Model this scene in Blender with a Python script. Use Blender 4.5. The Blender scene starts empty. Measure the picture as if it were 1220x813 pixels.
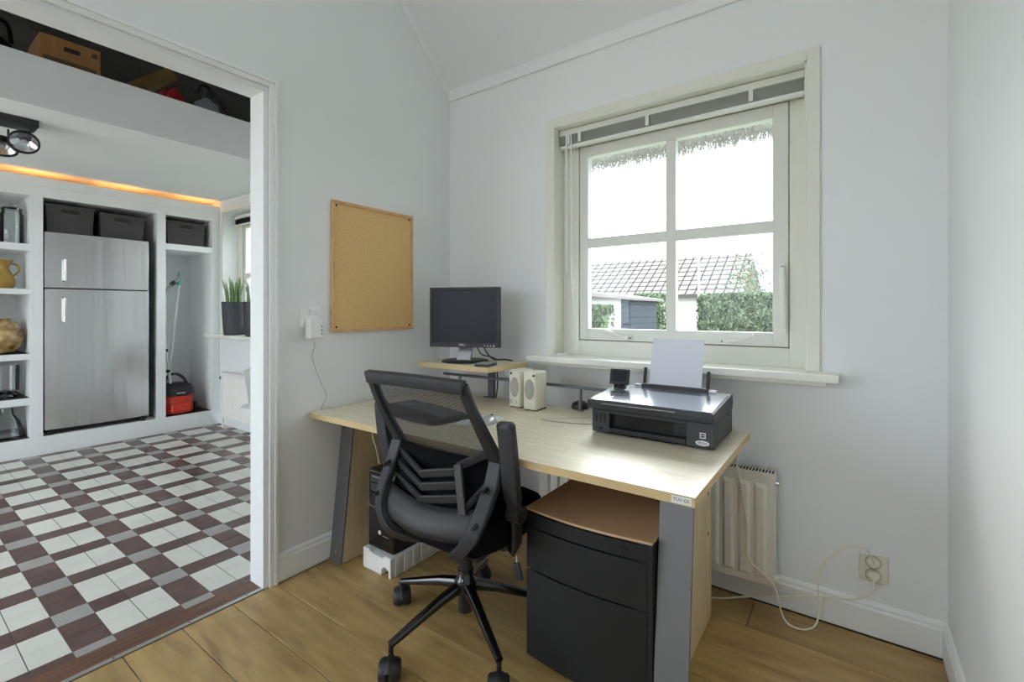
import bpy, bmesh, math, random
from mathutils import Vector, Matrix, Euler
random.seed(7)
S = bpy.context.scene
C = S.collection
PI = math.pi
# ------------------------------------------------------------ camera
cam_d = bpy.data.cameras.new('camera'); cam = bpy.data.objects.new('camera', cam_d); C.objects.link(cam)
cam.location = (0, 0, 1.25); cam.rotation_euler = (PI/2, 0, 0.6226)
cam_d.sensor_width = 36; cam_d.lens = 561.7/1220*36; cam_d.shift_y = -35.75/1220
cam_d.clip_start = 0.02; cam_d.clip_end = 300
S.camera = cam
# ------------------------------------------------------------ sky, sun, exposure
w = bpy.data.worlds.new('world'); S.world = w; w.use_nodes = True
bg = w.node_tree.nodes['Background']; bg.inputs[0].default_value = (0.82, 0.91, 1.0, 1); bg.inputs[1].default_value = 6.2
sun_d = bpy.data.lights.new('sun', 'SUN'); sun = bpy.data.objects.new('sun', sun_d); C.objects.link(sun)
sun_d.energy = 5.6; sun_d.angle = 0.75; sun_d.color = (1.0, 0.98, 0.95)     # hazy sun behind thin cloud
sun.rotation_euler = Vector((0.60, -1.0, -0.62)).to_track_quat('-Z', 'Y').to_euler()
S.view_settings.view_transform = 'Standard'; S.view_settings.look = 'None'
S.view_settings.gamma = 1.0; S.view_settings.use_curve_mapping = False
S.view_settings.exposure = 0.18
S.cycles.use_denoising = True
S.cycles.max_bounces = 14; S.cycles.diffuse_bounces = 7; S.cycles.transparent_max_bounces = 16
S.cycles.sample_clamp_indirect = 8.0; S.cycles.caustics_refractive = False; S.cycles.caustics_reflective = False

# ------------------------------------------------------------ materials
def lin(c):
    return tuple(((v/255)/12.92 if v/255 <= 0.04045 else ((v/255+0.055)/1.055)**2.4) for v in c)
M = {}
def mat(name, rgb, rough=0.5, metal=0.0, var=0.0, vscale=8.0, stretch=(1, 1, 1), bump=0.0, bscale=200.0, spec=0.5,
        rgb2=None, detail=4.0, coat=0.0, rand=0.0, coat_rough=0.03, stain=None, bdist=0.002):
    m = bpy.data.materials.new(name); m.use_nodes = True; nt = m.node_tree; N = nt.nodes; Lk = nt.links
    b = N['Principled BSDF']
    col = lin(rgb)
    b.inputs['Base Color'].default_value = (*col, 1); b.inputs['Roughness'].default_value = rough
    b.inputs['Metallic'].default_value = metal; b.inputs['Specular IOR Level'].default_value = spec
    b.inputs['Coat Weight'].default_value = coat; b.inputs['Coat Roughness'].default_value = coat_rough
    tc = N.new('ShaderNodeTexCoord'); mp = N.new('ShaderNodeMapping'); mp.inputs['Scale'].default_value = stretch
    Lk.new(tc.outputs['Object'], mp.inputs['Vector'])
    if rand:
        oi = N.new('ShaderNodeObjectInfo'); va = N.new('ShaderNodeVectorMath'); va.operation = 'MULTIPLY_ADD'
        Lk.new(oi.outputs['Random'], va.inputs[0]); va.inputs[1].default_value = (37, 53, 71)
        Lk.new(tc.outputs['Object'], va.inputs[2]); Lk.new(va.outputs[0], mp.inputs['Vector'])
    src = None
    if var > 0 or rgb2:
        n = N.new('ShaderNodeTexNoise'); n.inputs['Scale'].default_value = vscale; n.inputs['Detail'].default_value = detail
        Lk.new(mp.outputs[0], n.inputs['Vector'])
        r = N.new('ShaderNodeValToRGB')
        c2 = lin(rgb2) if rgb2 else tuple(v*(1-var) for v in col)
        c1 = col if rgb2 else tuple(min(1, v*(1+var)) for v in col)
        r.color_ramp.elements[0].position = 0.32; r.color_ramp.elements[1].position = 0.68
        r.color_ramp.elements[0].color = (*c2, 1); r.color_ramp.elements[1].color = (*c1, 1)
        Lk.new(n.outputs['Fac'], r.inputs['Fac']); src = r.outputs['Color']
        if rand:
            hs = N.new('ShaderNodeHueSaturation'); mr = N.new('ShaderNodeMapRange')
            mr.inputs['To Min'].default_value = 1-rand; mr.inputs['To Max'].default_value = 1+rand
            Lk.new(oi.outputs['Random'], mr.inputs['Value']); Lk.new(mr.outputs[0], hs.inputs['Value'])
            Lk.new(src, hs.inputs['Color']); src = hs.outputs['Color']
        if stain:
            n3 = N.new('ShaderNodeTexNoise'); n3.inputs['Scale'].default_value = 3.2; n3.inputs['Detail'].default_value = 5; n3.inputs['Distortion'].default_value = 0.6
            Lk.new(mp.outputs[0], n3.inputs['Vector'])
            r3 = N.new('ShaderNodeValToRGB'); r3.color_ramp.elements[0].position = 0.56; r3.color_ramp.elements[1].position = 0.74
            r3.color_ramp.elements[0].color = (0, 0, 0, 1); r3.color_ramp.elements[1].color = (0.55, 0.55, 0.55, 1)
            Lk.new(n3.outputs['Fac'], r3.inputs['Fac'])
            m3 = N.new('ShaderNodeMix'); m3.data_type = 'RGBA'; Lk.new(r3.outputs['Color'], m3.inputs['Factor'])
            Lk.new(src, m3.inputs[6]); m3.inputs[7].default_value = (*lin(stain), 1); src = m3.outputs[2]
        Lk.new(src, b.inputs['Base Color'])
    if bump > 0:
        n2 = N.new('ShaderNodeTexNoise'); n2.inputs['Scale'].default_value = bscale; n2.inputs['Detail'].default_value = 3
        Lk.new(mp.outputs[0], n2.inputs['Vector'])
        bp = N.new('ShaderNodeBump'); bp.inputs['Strength'].default_value = bump; bp.inputs['Distance'].default_value = bdist
        Lk.new(n2.outputs['Fac'], bp.inputs['Height']); Lk.new(bp.outputs[0], b.inputs['Normal'])
    M[name] = m
    return m

mat('wall', (232, 234, 234), 0.9, var=0.015, vscale=1.5, bump=0.12, bscale=260, spec=0.2)
mat('ceiling', (234, 236, 236), 0.9, var=0.01, vscale=1.5, spec=0.2)
mat('trim', (236, 238, 238), 0.45, var=0.01, vscale=3)
mat('cream_trim', (226, 226, 214), 0.38, var=0.012, vscale=3)
mat('sash', (222, 223, 214), 0.35, var=0.01, vscale=3)
mat('sill', (236, 236, 226), 0.22, var=0.01, vscale=4)
mat('dark_gap', (40, 38, 36), 0.8, var=0.1, vscale=20)
mat('blind', (206, 208, 202), 0.4, var=0.03, vscale=10)
mat('blind_rail', (228, 229, 221), 0.35, var=0.01, vscale=4)
mat('white_plastic', (232, 232, 228), 0.35, var=0.01, vscale=6)
mat('cream_plastic', (226, 221, 204), 0.42, var=0.015, vscale=12)
mat('grille_cloth', (168, 166, 156), 0.85, var=0.08, vscale=400, bump=0.3, bscale=700)
mat('radiator', (232, 230, 222), 0.4, var=0.01, vscale=4)
mat('cable_white', (230, 224, 206), 0.45, var=0.02, vscale=40)
mat('cable_grey', (150, 152, 152), 0.5, var=0.02, vscale=40)
mat('cable_black', (24, 24, 26), 0.5, var=0.1, vscale=40)
mat('oak', (190, 160, 106), 0.40, rgb2=(164, 132, 80), vscale=5.0, stretch=(0.8, 4.5, 4.5), bump=0.08, bscale=60, detail=10, rand=0.11, stain=(112, 84, 60))
mat('floor_base', (60, 46, 30), 0.8, var=0.1, vscale=6)
mat('threshold_wood', (124, 84, 60), 0.35, rgb2=(82, 54, 44), vscale=9, stretch=(8, 0.7, 8), detail=6)
mat('alu', (190, 192, 192), 0.32, metal=0.9, var=0.05, vscale=60)
mat('tile_white', (222, 222, 212), 0.28, var=0.03, vscale=9, rand=0.02)
mat('tile_brown', (106, 80, 74), 0.3, rgb2=(86, 64, 60), vscale=12, rand=0.08)
mat('tile_grey', (164, 162, 158), 0.3, var=0.05, vscale=12, rand=0.04)
mat('grout', (104, 96, 90), 0.8, var=0.06, vscale=30)
mat('cork', (234, 200, 144), 0.95, rgb2=(212, 174, 116), vscale=170, bump=0.5, bscale=260, detail=8, spec=0.1)
mat('cork_frame', (226, 180, 130), 0.5, rgb2=(208, 160, 110), vscale=14, stretch=(6, 1, 1))
mat('desk_top', (230, 219, 196), 0.42, rgb2=(217, 202, 170), vscale=6, stretch=(1, 6, 1), detail=7, coat=0.45, coat_rough=0.36)
mat('birch', (222, 203, 164), 0.45, rgb2=(208, 186, 146), vscale=7, stretch=(5, 5, 0.7), detail=6)
mat('steel', (126, 127, 132), 0.42, metal=0.55, var=0.05, vscale=5, stretch=(1, 1, 0.4))
mat('steel_dark', (92, 94, 98), 0.4, metal=0.6, var=0.05, vscale=6)
mat('chrome', (210, 210, 212), 0.15, metal=1.0, var=0.02, vscale=10)
mat('black_plastic', (34, 34, 37), 0.45, var=0.08, vscale=14, bump=0.05, bscale=500)
mat('chair_plastic', (42, 43, 47), 0.5, var=0.05, vscale=14, bump=0.06, bscale=500)
mat('key_cap', (104, 107, 116), 0.3, var=0.04, vscale=30)
mat('roof_gap_shade', (84, 78, 75), 0.9, var=0.05, vscale=4)  # dark base under the tile gaps, in place of shade between rows
mat('black_gloss', (22, 23, 27), 0.12, var=0.05, vscale=5, coat=0.4)
mat('dark_grey_plastic', (58, 59, 64), 0.5, var=0.05, vscale=14, bump=0.06, bscale=500)
mat('black_fabric', (20, 20, 23), 0.95, var=0.15, vscale=120, bump=0.5, bscale=500, spec=0.1)
mat('screen', (26, 30, 40), 0.35, var=0.02, vscale=2, spec=0.25)
mat('silver_plastic', (176, 178, 182), 0.35, metal=0.5, var=0.03, vscale=10)
mat('printer_lid', (186, 192, 204), 0.16, metal=0.75, var=0.05, vscale=6, coat=0.6, coat_rough=0.05)
mat('pedestal_paint', (30, 32, 34), 0.5, var=0.04, vscale=6, bump=0.05, bscale=700, spec=0.35)
mat('pedestal_top', (212, 178, 142), 0.7, rgb2=(200, 164, 128), vscale=4, detail=6)
mat('styrofoam', (232, 232, 230), 0.9, var=0.04, vscale=80, bump=0.8, bscale=140)
mat('paper', (224, 226, 236), 0.9, var=0.006, vscale=3)
mat('ink_dark', (48, 48, 60), 0.6, var=0.02, vscale=30)
mat('ink_white', (226, 228, 228), 0.5, var=0.02, vscale=30)
mat('stainless', (214, 214, 213), 0.20, metal=1.0, var=0.03, vscale=30.0, stretch=(1, 1, 0.03), bump=0.5, bscale=7, bdist=0.012)
mat('basket', (78, 72, 74), 0.6, var=0.2, vscale=60)
mat('gold_ceramic', (168, 132, 52), 0.25, var=0.15, vscale=8, coat=0.4)
mat('amber_glass', (214, 186, 130), 0.12, rgb2=(120, 84, 24), vscale=14, detail=1.0, coat=0.5)
mat('pot', (62, 62, 68), 0.6, rgb2=(44, 44, 50), vscale=10, stretch=(1, 1, 0.3), bump=0.2, bscale=40)
mat('leaf', (124, 148, 92), 0.5, rgb2=(84, 112, 64), vscale=12)
mat('soil', (52, 42, 34), 0.95, var=0.2, vscale=60, bump=0.6, bscale=90)
mat('red_plastic', (206, 52, 28), 0.35, var=0.05, vscale=8)
mat('red_cloth', (170, 26, 40), 0.8, var=0.15, vscale=20)
mat('teal_plastic', (92, 178, 168), 0.4, var=0.03, vscale=9)
mat('cardboard', (176, 126, 78), 0.85, rgb2=(162, 112, 66), vscale=7, stretch=(1, 4, 1))
mat('cardboard_print', (104, 82, 58), 0.85, var=0.03, vscale=20)
mat('timber', (150, 124, 76), 0.7, rgb2=(126, 100, 58), vscale=9, stretch=(5, 1, 1))
mat('grey_canister', (130, 134, 136), 0.45, var=0.04, vscale=7)
mat('thatch', (196, 193, 187), 0.95, rgb2=(150, 146, 138), vscale=30, stretch=(3, 3, 0.6))
mat('roof_tile', (128, 120, 116), 0.8, rgb2=(114, 106, 103), vscale=3)
mat('garden_wall', (170, 167, 160), 0.85, var=0.04, vscale=2)
mat('shed_wood', (64, 69, 78), 0.8, rgb2=(50, 55, 63), vscale=5)
mat('hedge_leaf', (108, 122, 90), 0.7, rgb2=(62, 74, 50), vscale=2.4, detail=6)
mat('grass', (126, 130, 112), 0.9, rgb2=(108, 112, 96), vscale=1.5)
mat('paving', (190, 184, 174), 0.85, var=0.06, vscale=3)
mat('loft_dim_boards', (112, 107, 98), 0.9, rgb2=(92, 88, 80), vscale=6, stretch=(6, 1, 1))  # board colour darkened to stand in for the loft's low light
mat('wire', (120, 120, 122), 0.6, var=0.02, vscale=3)
mat('ivory_handle', (230, 230, 222), 0.3, var=0.01, vscale=9)

def glass_mat(name, tint=(1, 1, 1), refl=0.06, rough=0.0):
    m = bpy.data.materials.new(name); m.use_nodes = True; nt = m.node_tree; N = nt.nodes; N.clear()
    o = N.new('ShaderNodeOutputMaterial'); t = N.new('ShaderNodeBsdfTransparent'); g = N.new('ShaderNodeBsdfGlossy'); mx = N.new('ShaderNodeMixShader')
    t.inputs[0].default_value = (*tint, 1); g.inputs['Roughness'].default_value = rough
    f = N.new('ShaderNodeFresnel'); f.inputs[0].default_value = 1.45
    ad = N.new('ShaderNodeMath'); ad.operation = 'MULTIPLY'; ad.inputs[1].default_value = refl/0.04
    nt.links.new(f.outputs[0], ad.inputs[0]); nt.links.new(ad.outputs[0], mx.inputs[0])
    nt.links.new(t.outputs[0], mx.inputs[1]); nt.links.new(g.outputs[0], mx.inputs[2]); nt.links.new(mx.outputs[0], o.inputs[0])
    M[name] = m
glass_mat('glass', (0.97, 0.985, 0.98), 0.012)
glass_mat('jar_glass', (0.95, 0.965, 0.965), 0.07)

def mesh_fabric():
    m = bpy.data.materials.new('mesh_fabric'); m.use_nodes = True; nt = m.node_tree; N = nt.nodes; Lk = nt.links
    b = N['Principled BSDF']; b.inputs['Base Color'].default_value = (*lin((40, 40, 46)), 1); b.inputs['Roughness'].default_value = 0.7
    tc = N.new('ShaderNodeTexCoord'); outs = []
    sep = N.new('ShaderNodeSeparateXYZ'); Lk.new(tc.outputs['Object'], sep.inputs[0])
    for i in (0, 2):
        mu = N.new('ShaderNodeMath'); mu.operation = 'MULTIPLY'; mu.inputs[1].default_value = 2*PI/0.0042
        Lk.new(sep.outputs[i], mu.inputs[0])
        si = N.new('ShaderNodeMath'); si.operation = 'SINE'; Lk.new(mu.outputs[0], si.inputs[0]); outs.append(si)
    mul = N.new('ShaderNodeMath'); mul.operation = 'MAXIMUM'; Lk.new(outs[0].outputs[0], mul.inputs[0]); Lk.new(outs[1].outputs[0], mul.inputs[1])
    gt = N.new('ShaderNodeMath'); gt.operation = 'GREATER_THAN'; gt.inputs[1].default_value = 0.32; Lk.new(mul.outputs[0], gt.inputs[0])
    t = N.new('ShaderNodeBsdfTransparent'); mx = N.new('ShaderNodeMixShader')
    Lk.new(gt.outputs[0], mx.inputs[0]); Lk.new(t.outputs[0], mx.inputs[1]); Lk.new(b.outputs[0], mx.inputs[2])
    Lk.new(mx.outputs[0], N['Material Output'].inputs[0]); M['mesh_fabric'] = m
mesh_fabric()

def ply_mat():
    m = bpy.data.materials.new('plywood_edge'); m.use_nodes = True; nt = m.node_tree; N = nt.nodes; Lk = nt.links
    b = N['Principled BSDF']; b.inputs['Roughness'].default_value = 0.5
    tc = N.new('ShaderNodeTexCoord'); sep = N.new('ShaderNodeSeparateXYZ'); Lk.new(tc.outputs['Object'], sep.inputs[0])
    mu = N.new('ShaderNodeMath'); mu.operation = 'MULTIPLY'; mu.inputs[1].default_value = 2*PI/0.0052; Lk.new(sep.outputs[2], mu.inputs[0])
    si = N.new('ShaderNodeMath'); si.operation = 'SINE'; Lk.new(mu.outputs[0], si.inputs[0])
    r = N.new('ShaderNodeValToRGB'); r.color_ramp.elements[0].color = (*lin((182, 152, 104)), 1); r.color_ramp.elements[1].color = (*lin((226, 202, 156)), 1)
    mr = N.new('ShaderNodeMapRange'); mr.inputs['From Min'].default_value = -1; Lk.new(si.outputs[0], mr.inputs['Value'])
    Lk.new(mr.outputs[0], r.inputs['Fac']); Lk.new(r.outputs[0], b.inputs['Base Color']); M['plywood_edge'] = m
ply_mat()

def emis(name, rgb, st):
    m = bpy.data.materials.new(name); m.use_nodes = True; b = m.node_tree.nodes['Principled BSDF']
    b.inputs['Base Color'].default_value = (*rgb, 1); b.inputs['Emission Color'].default_value = (*rgb, 1); b.inputs['Emission Strength'].default_value = st
    M[name] = m
emis('led_warm', (1.0, 0.42, 0.10), 20.0)

# ------------------------------------------------------------ mesh builder
def catmull(pts, n=6):
    pts = [Vector(p) for p in pts]; out = []
    for i in range(len(pts)-1):
        p0 = pts[max(i-1, 0)]; p1 = pts[i]; p2 = pts[i+1]; p3 = pts[min(i+2, len(pts)-1)]
        for k in range(n):
            t = k/n
            out.append(0.5*((2*p1)+(-p0+p2)*t+(2*p0-5*p1+4*p2-p3)*t*t+(-p0+3*p1-3*p2+p3)*t**3))
    out.append(pts[-1]); return out
WL = {}
class MB:
    def __init__(s): s.v = []; s.f = []
    def quadbox(s, P):
        i = len(s.v); s.v += [Vector(p) for p in P]
        s.f += [(i, i+3, i+2, i+1), (i+4, i+5, i+6, i+7), (i, i+1, i+5, i+4), (i+1, i+2, i+6, i+5), (i+2, i+3, i+7, i+6), (i+3, i, i+4, i+7)]
        return s
    def box(s, x0, x1, y0, y1, z0, z1):
        return s.quadbox([(x0, y0, z0), (x1, y0, z0), (x1, y1, z0), (x0, y1, z0), (x0, y0, z1), (x1, y0, z1), (x1, y1, z1), (x0, y1, z1)])
    def obox(s, c, size, rot=None):
        c = Vector(c); a, b, d = [v/2 for v in size]; R = rot or Matrix.Identity(3)
        return s.quadbox([c+R@Vector(p) for p in ((-a, -b, -d), (a, -b, -d), (a, b, -d), (-a, b, -d), (-a, -b, d), (a, -b, d), (a, b, d), (-a, b, d))])
    def ring_sweep(s, rings, closed=False, caps=True):
        i0 = len(s.v); n = len(rings[0])
        for r in rings: s.v += r
        m = len(rings)
        for a in range(m if closed else m-1):
            b = (a+1) % m
            for k in range(n):
                l = (k+1) % n
                s.f.append((i0+a*n+k, i0+a*n+l, i0+b*n+l, i0+b*n+k))
        if caps and not closed:
            s.f.append(tuple(i0+k for k in range(n-1, -1, -1))); s.f.append(tuple(i0+(m-1)*n+k for k in range(n)))
        return s
    def sweep(s, pts, w, h=None, up=(0, 0, 1), n=8, sq=1.0, closed=False):
        """w along side, h along up; w/h numbers or lists"""
        pts = [Vector(p) for p in pts]; up = Vector(up); m = len(pts); rings = []
        h = w if h is None else h
        side0 = None
        for i, p in enumerate(pts):
            a = pts[(i-1) % m] if (closed or i > 0) else p; b = pts[(i+1) % m] if (closed or i < m-1) else p
            t = (b-a).normalized()
            sd = t.cross(up)
            if sd.length < 0.05: sd = side0 if side0 else t.cross(Vector((1, 0.1, 0)))
            sd = sd.normalized()
            if side0 and sd.dot(side0) < 0: sd = -sd
            side0 = sd; u = sd.cross(t).normalized()
            ww = (w[i] if isinstance(w, (list, tuple)) else w)/2; hh = (h[i] if isinstance(h, (list, tuple)) else h)/2
            ring = []
            for k in range(n):
                an = 2*PI*(k+0.5)/n; ca, sa = math.cos(an), math.sin(an)
                e = 2/ (2+2*(sq-1))
                ring.append(p+sd*ww*math.copysign(abs(ca)**e, ca)+u*hh*math.copysign(abs(sa)**e, sa))
            rings.append(ring)
        return s.ring_sweep(rings, closed)
    def tube(s, pts, r, n=8, closed=False): return s.sweep(pts, 2*r if not isinstance(r, (list, tuple)) else [2*v for v in r], n=n, closed=closed)
    def cyl(s, p0, p1, r0, r1=None, n=20):
        p0 = Vector(p0); p1 = Vector(p1); r1 = r0 if r1 is None else r1; t = (p1-p0).normalized()
        a = t.cross(Vector((0, 0, 1)) if abs(t.z) < 0.9 else Vector((1, 0, 0))).normalized(); b = t.cross(a)
        rings = [[p+(a*math.cos(2*PI*k/n)+b*math.sin(2*PI*k/n))*r for k in range(n)] for p, r in ((p0, r0), (p1, r1))]
        return s.ring_sweep(rings)
    def lathe(s, c, prof, n=24, axis=(0, 0, 1), caps=True):
        c = Vector(c); t = Vector(axis).normalized(); a = t.cross(Vector((0, 0, 1)) if abs(t.z) < 0.9 else Vector((1, 0, 0))).normalized(); b = t.cross(a)
        rings = [[c+t*z+(a*math.cos(2*PI*k/n)+b*math.sin(2*PI*k/n))*max(r, 1e-4) for k in range(n)] for r, z in prof]
        return s.ring_sweep(rings, caps=caps)
    def prism(s, poly, d):
        """poly: list of 3d pts, extruded by vector d"""
        d = Vector(d); i = len(s.v); n = len(poly); s.v += [Vector(p) for p in poly]+[Vector(p)+d for p in poly]
        s.f.append(tuple(i+k for k in range(n-1, -1, -1))); s.f.append(tuple(i+n+k for k in range(n)))
        for k in range(n): l = (k+1) % n; s.f.append((i+k, i+l, i+n+l, i+n+k))
        return s
    def sheet(s, rows):
        i = len(s.v); n = len(rows[0])
        for r in rows: s.v += [Vector(p) for p in r]
        for a in range(len(rows)-1):
            for k in range(n-1): s.f.append((i+a*n+k, i+a*n+k+1, i+(a+1)*n+k+1, i+(a+1)*n+k))
        return s
    def rot(s, R, c):
        c = Vector(c); s.v = [c+R@(v-c) for v in s.v]; return s
    def move(s, d):
        d = Vector(d); s.v = [v+d for v in s.v]; return s
    def build(s, name, m, parent=None, bevel=0.0, smooth=False, label=None, seg=2, solid=0.0, kind=None):
        xs = [v.x for v in s.v]; ys = [v.y for v in s.v]; zs = [v.z for v in s.v]
        o0 = Vector(((min(xs)+max(xs))/2, (min(ys)+max(ys))/2, min(zs)))
        me = bpy.data.meshes.new(name); me.from_pydata([v-o0 for v in s.v], [], s.f); me.update()
        bm = bmesh.new(); bm.from_mesh(me); bmesh.ops.recalc_face_normals(bm, faces=bm.faces); bm.to_mesh(me); bm.free()
        if smooth:
            for p in me.polygons: p.use_smooth = True
            me.set_sharp_from_angle(angle=math.radians(38))
        me.materials.append(M[m])
        o = bpy.data.objects.new(name, me); C.objects.link(o)
        if parent: o.parent = parent; o.location = o0-WL[parent]
        else: o.location = o0
        WL[o] = o0
        if bevel:
            b = o.modifiers.new('bevel', 'BEVEL'); b.width = bevel; b.segments = seg; b.limit_method = 'ANGLE'; b.angle_limit = math.radians(40)
        if solid:
            b = o.modifiers.new('solidify', 'SOLIDIFY'); b.thickness = solid; b.offset = 0
        if label: o['label'] = label
        if kind: o['kind'] = kind
        return o
def tag(o, label, cat, group=None):
    o['label'] = label; o['category'] = cat
    if group: o['group'] = group
    return o
def thing(name, label, cat, loc, group=None):
    o = bpy.data.objects.new(name, None); C.objects.link(o); o.location = loc; o.empty_display_size = 0.1; WL[o] = Vector(loc)
    return tag(o, label, cat, group)
def struct(o): o['kind'] = 'structure'; return o
def RZ(a): return Matrix.Rotation(a, 3, 'Z')
def RX(a): return Matrix.Rotation(a, 3, 'X')
def RY(a): return Matrix.Rotation(a, 3, 'Y')
def text(s, name, body, size, m, parent, loc, R, depth=0.0004, align='CENTER'):
    cu = bpy.data.curves.new(name, 'FONT'); cu.body = body; cu.size = size; cu.extrude = depth; cu.align_x = align; cu.align_y = 'CENTER'
    t = bpy.data.objects.new(name+'_tmp', cu); C.objects.link(t)
    dg = bpy.context.evaluated_depsgraph_get(); me = bpy.data.meshes.new_from_object(t.evaluated_get(dg))
    bpy.data.objects.remove(t); bpy.data.curves.remove(cu)
    for v in me.vertices: v.co = R@v.co
    me.materials.clear(); me.materials.append(M[m]); me.name = name
    o = bpy.data.objects.new(name, me); C.objects.link(o); o.parent = parent; o.location = Vector(loc)-WL[parent]; WL[o] = Vector(loc)
    return o
FACE_MY = RX(PI/2)     # text readable when looking along +y

L, W, RW = -2.14, 2.279, 0.283
LB = -2.252           # kitchen face of the dividing wall
OP0, OP1, OPZ = -1.9, 1.087, 2.257
KW = 2.365            # kitchen window wall
U = -5.70             # face of the built-in unit
# ------------------------------------------------------------ office shell
def CZ(y): return 2.675+(W-y)*1.03         # sloping ceiling
YB = -2.6
b = MB().box(RW, RW+0.25, YB, W+0.3, -0.1, 5.2); struct(b.build('wall_right', 'wall'))
b = MB()
WX0, WX1, WZ0, WZ1 = -1.347, -0.145, 0.975, 2.275
b.box(LB, WX0, W, W+0.27, -0.1, 3.0); b.box(WX1, RW, W, W+0.27, -0.1, 3.0)
b.box(WX0, WX1, W, W+0.27, -0.1, WZ0); b.box(WX0, WX1, W, W+0.27, WZ1, 3.0)
struct(b.build('wall_window_side', 'wall'))
b = MB()
b.box(LB, L, OP1, W, -0.1, 5.2); b.box(LB, L, YB, OP0, -0.1, 5.2); b.box(LB, L, OP0, OP1, OPZ, 5.2)
struct(b.build('wall_left', 'wall'))
# sloping ceiling slab, then a flat ridge part
b = MB(); yr = 0.2
b.prism([(LB, W+0.27, CZ(W+0.27)), (LB, yr, CZ(yr)), (LB, yr-0.1, CZ(yr)+0.2), (LB, W+0.27, CZ(W+0.27)+0.25)], (RW+0.25-LB, 0, 0))
zc_ = CZ(yr); fill_hole = (-1.75, -0.65, -1.3, -0.4)      # unseen roof opening added behind the camera for fill light
b.box(LB, RW+0.25, YB, fill_hole[2], zc_, zc_+0.2); b.box(LB, RW+0.25, fill_hole[3], yr, zc_, zc_+0.2); b.box(LB, fill_hole[0], fill_hole[2], fill_hole[3], zc_, zc_+0.2); b.box(fill_hole[1], RW+0.25, fill_hole[2], fill_hole[3], zc_, zc_+0.2)
struct(b.build('ceiling', 'ceiling'))
# ceiling trims
b = MB().prism([(L, W, 2.62), (L, W-0.012, 2.622), (L, W-0.016, CZ(W-0.016)), (L, W, CZ(W))], (RW-L, 0, 0)); struct(b.build('trim_1', 'ceiling', bevel=0.002))
d = Vector((0, -1, 1.03)).normalized(); nrm = Vector((0, -1.03, -1)).normalized()
p0 = Vector((L, W-0.016, CZ(W-0.016)))
b = MB().prism([p0, p0+nrm*0.045, p0+nrm*0.045+Vector((0.012, 0, 0)), p0+Vector((0.014, 0, 0))], d*2.6); struct(b.build('trim_2', 'ceiling', bevel=0.002))
# rear wall behind the camera, with an unseen opening sized for fill light
b = MB(); b.box(LB, -1.85, YB-0.2, YB, -0.1, 5.2); b.box(-1.85, -0.75, YB-0.2, YB, -0.1, 0.9); b.box(-0.75, RW+0.25, YB-0.2, YB, -0.1, 5.2); b.box(-1.85, -0.75, YB-0.2, YB, 2.1, 5.2)
struct(b.build('wall_rear', 'wall'))
# office floor: slab and planks
fl = struct(MB().box(LB, RW+0.02, YB, W+0.02, -0.1, -0.018).build('floor', 'floor_base'))
pw = 0.187
k = 0
for r in range(-17, 10):
    y0 = 0.563+pw*r; y1 = min(y0+pw, W+0.01)
    if r == 9: y1 = W+0.01
    cuts = [L+0.004]
    x = L+0.004
    if r == 8: cuts += [-1.5, -0.335]
    else:
        x += random.uniform(0.9, 2.3)
        while x < RW-0.4: cuts.append(x); x += random.uniform(1.3, 2.2)
    if 0 <= r <= 3: cuts = [L+0.004] + ([-0.55] if r % 2 else [-0.15])
    cuts.append(RW+0.01)
    for a, c in zip(cuts[:-1], cuts[1:]):
        MB().box(a+0.0015, c-0.0015, y0+0.0015, y1-0.0015, -0.018, 0.0).build('plank', 'oak', fl, bevel=0.0012, seg=1)
# baseboards
def baseboard(name, P, Q, nrm_):
    P = Vector(P); Q = Vector(Q); n = Vector(nrm_)
    o = P+Vector((0, 0, 0))
    prof = [(0, 0.008), (0.016, 0.008), (0.016, 0.105), (0.011, 0.112), (0.011, 0.122), (0.006, 0.132), (0, 0.135)]
    return struct(MB().prism([o+n*a+Vector((0, 0, c)) for a, c in prof], Q-P).build(name, 'trim', bevel=0.001, seg=1))
baseboard('baseboard_window_side', (L, W, 0), (RW, W, 0), (0, -1, 0))
baseboard('baseboard_right', (RW, W-0.016, 0), (RW, YB, 0), (-1, 0, 0))
baseboard('baseboard_left', (L, 1.128, 0), (L, W-0.016, 0), (1, 0, 0))
struct(MB().box(L, RW, W-0.0135, W, 0.0, 0.008).build('baseboard_gap_shade', 'dark_gap'))  # dark strip standing in for shade in the gap below the baseboard
# door lining and architrave
b = MB(); b.box(LB-0.006, L+0.001, OP1-0.02, OP1, 0, OPZ-0.02); b.box(LB-0.006, L+0.001, OP0, OP1, OPZ-0.02, OPZ); b.box(LB-0.006, L+0.001, OP0, OP0+0.02, 0, OPZ-0.02)
struct(b.build('trim_4', 'trim', bevel=0.0015))
b = MB()
for (a0, a1, t) in ((0.004, 0.026, 0.014), (0.026, 0.040, 0.020)):
    b.box(L, L+t, OP1-0.001+a0, OP1+a1, 0, OPZ+a1); b.box(L, L+t, OP0-0.05, OP1+a0-0.001, OPZ-0.001+a0, OPZ+a1)
struct(b.build('trim_5', 'trim', bevel=0.002))

# ------------------------------------------------------------ main window
WY = 2.375    # room face of the frame
win = MB()
cw = 0.045
win.box(WX0-cw, WX0, W-0.014, W+0.002, 1.005, WZ1+cw); win.box(WX1, WX1+cw, W-0.014, W+0.002, 1.005, WZ1+cw); win.box(WX0, WX1, W-0.014, W+0.002, WZ1, WZ1+cw)
cas = struct(win.build('window_1', 'cream_trim', bevel=0.002)); 
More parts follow.
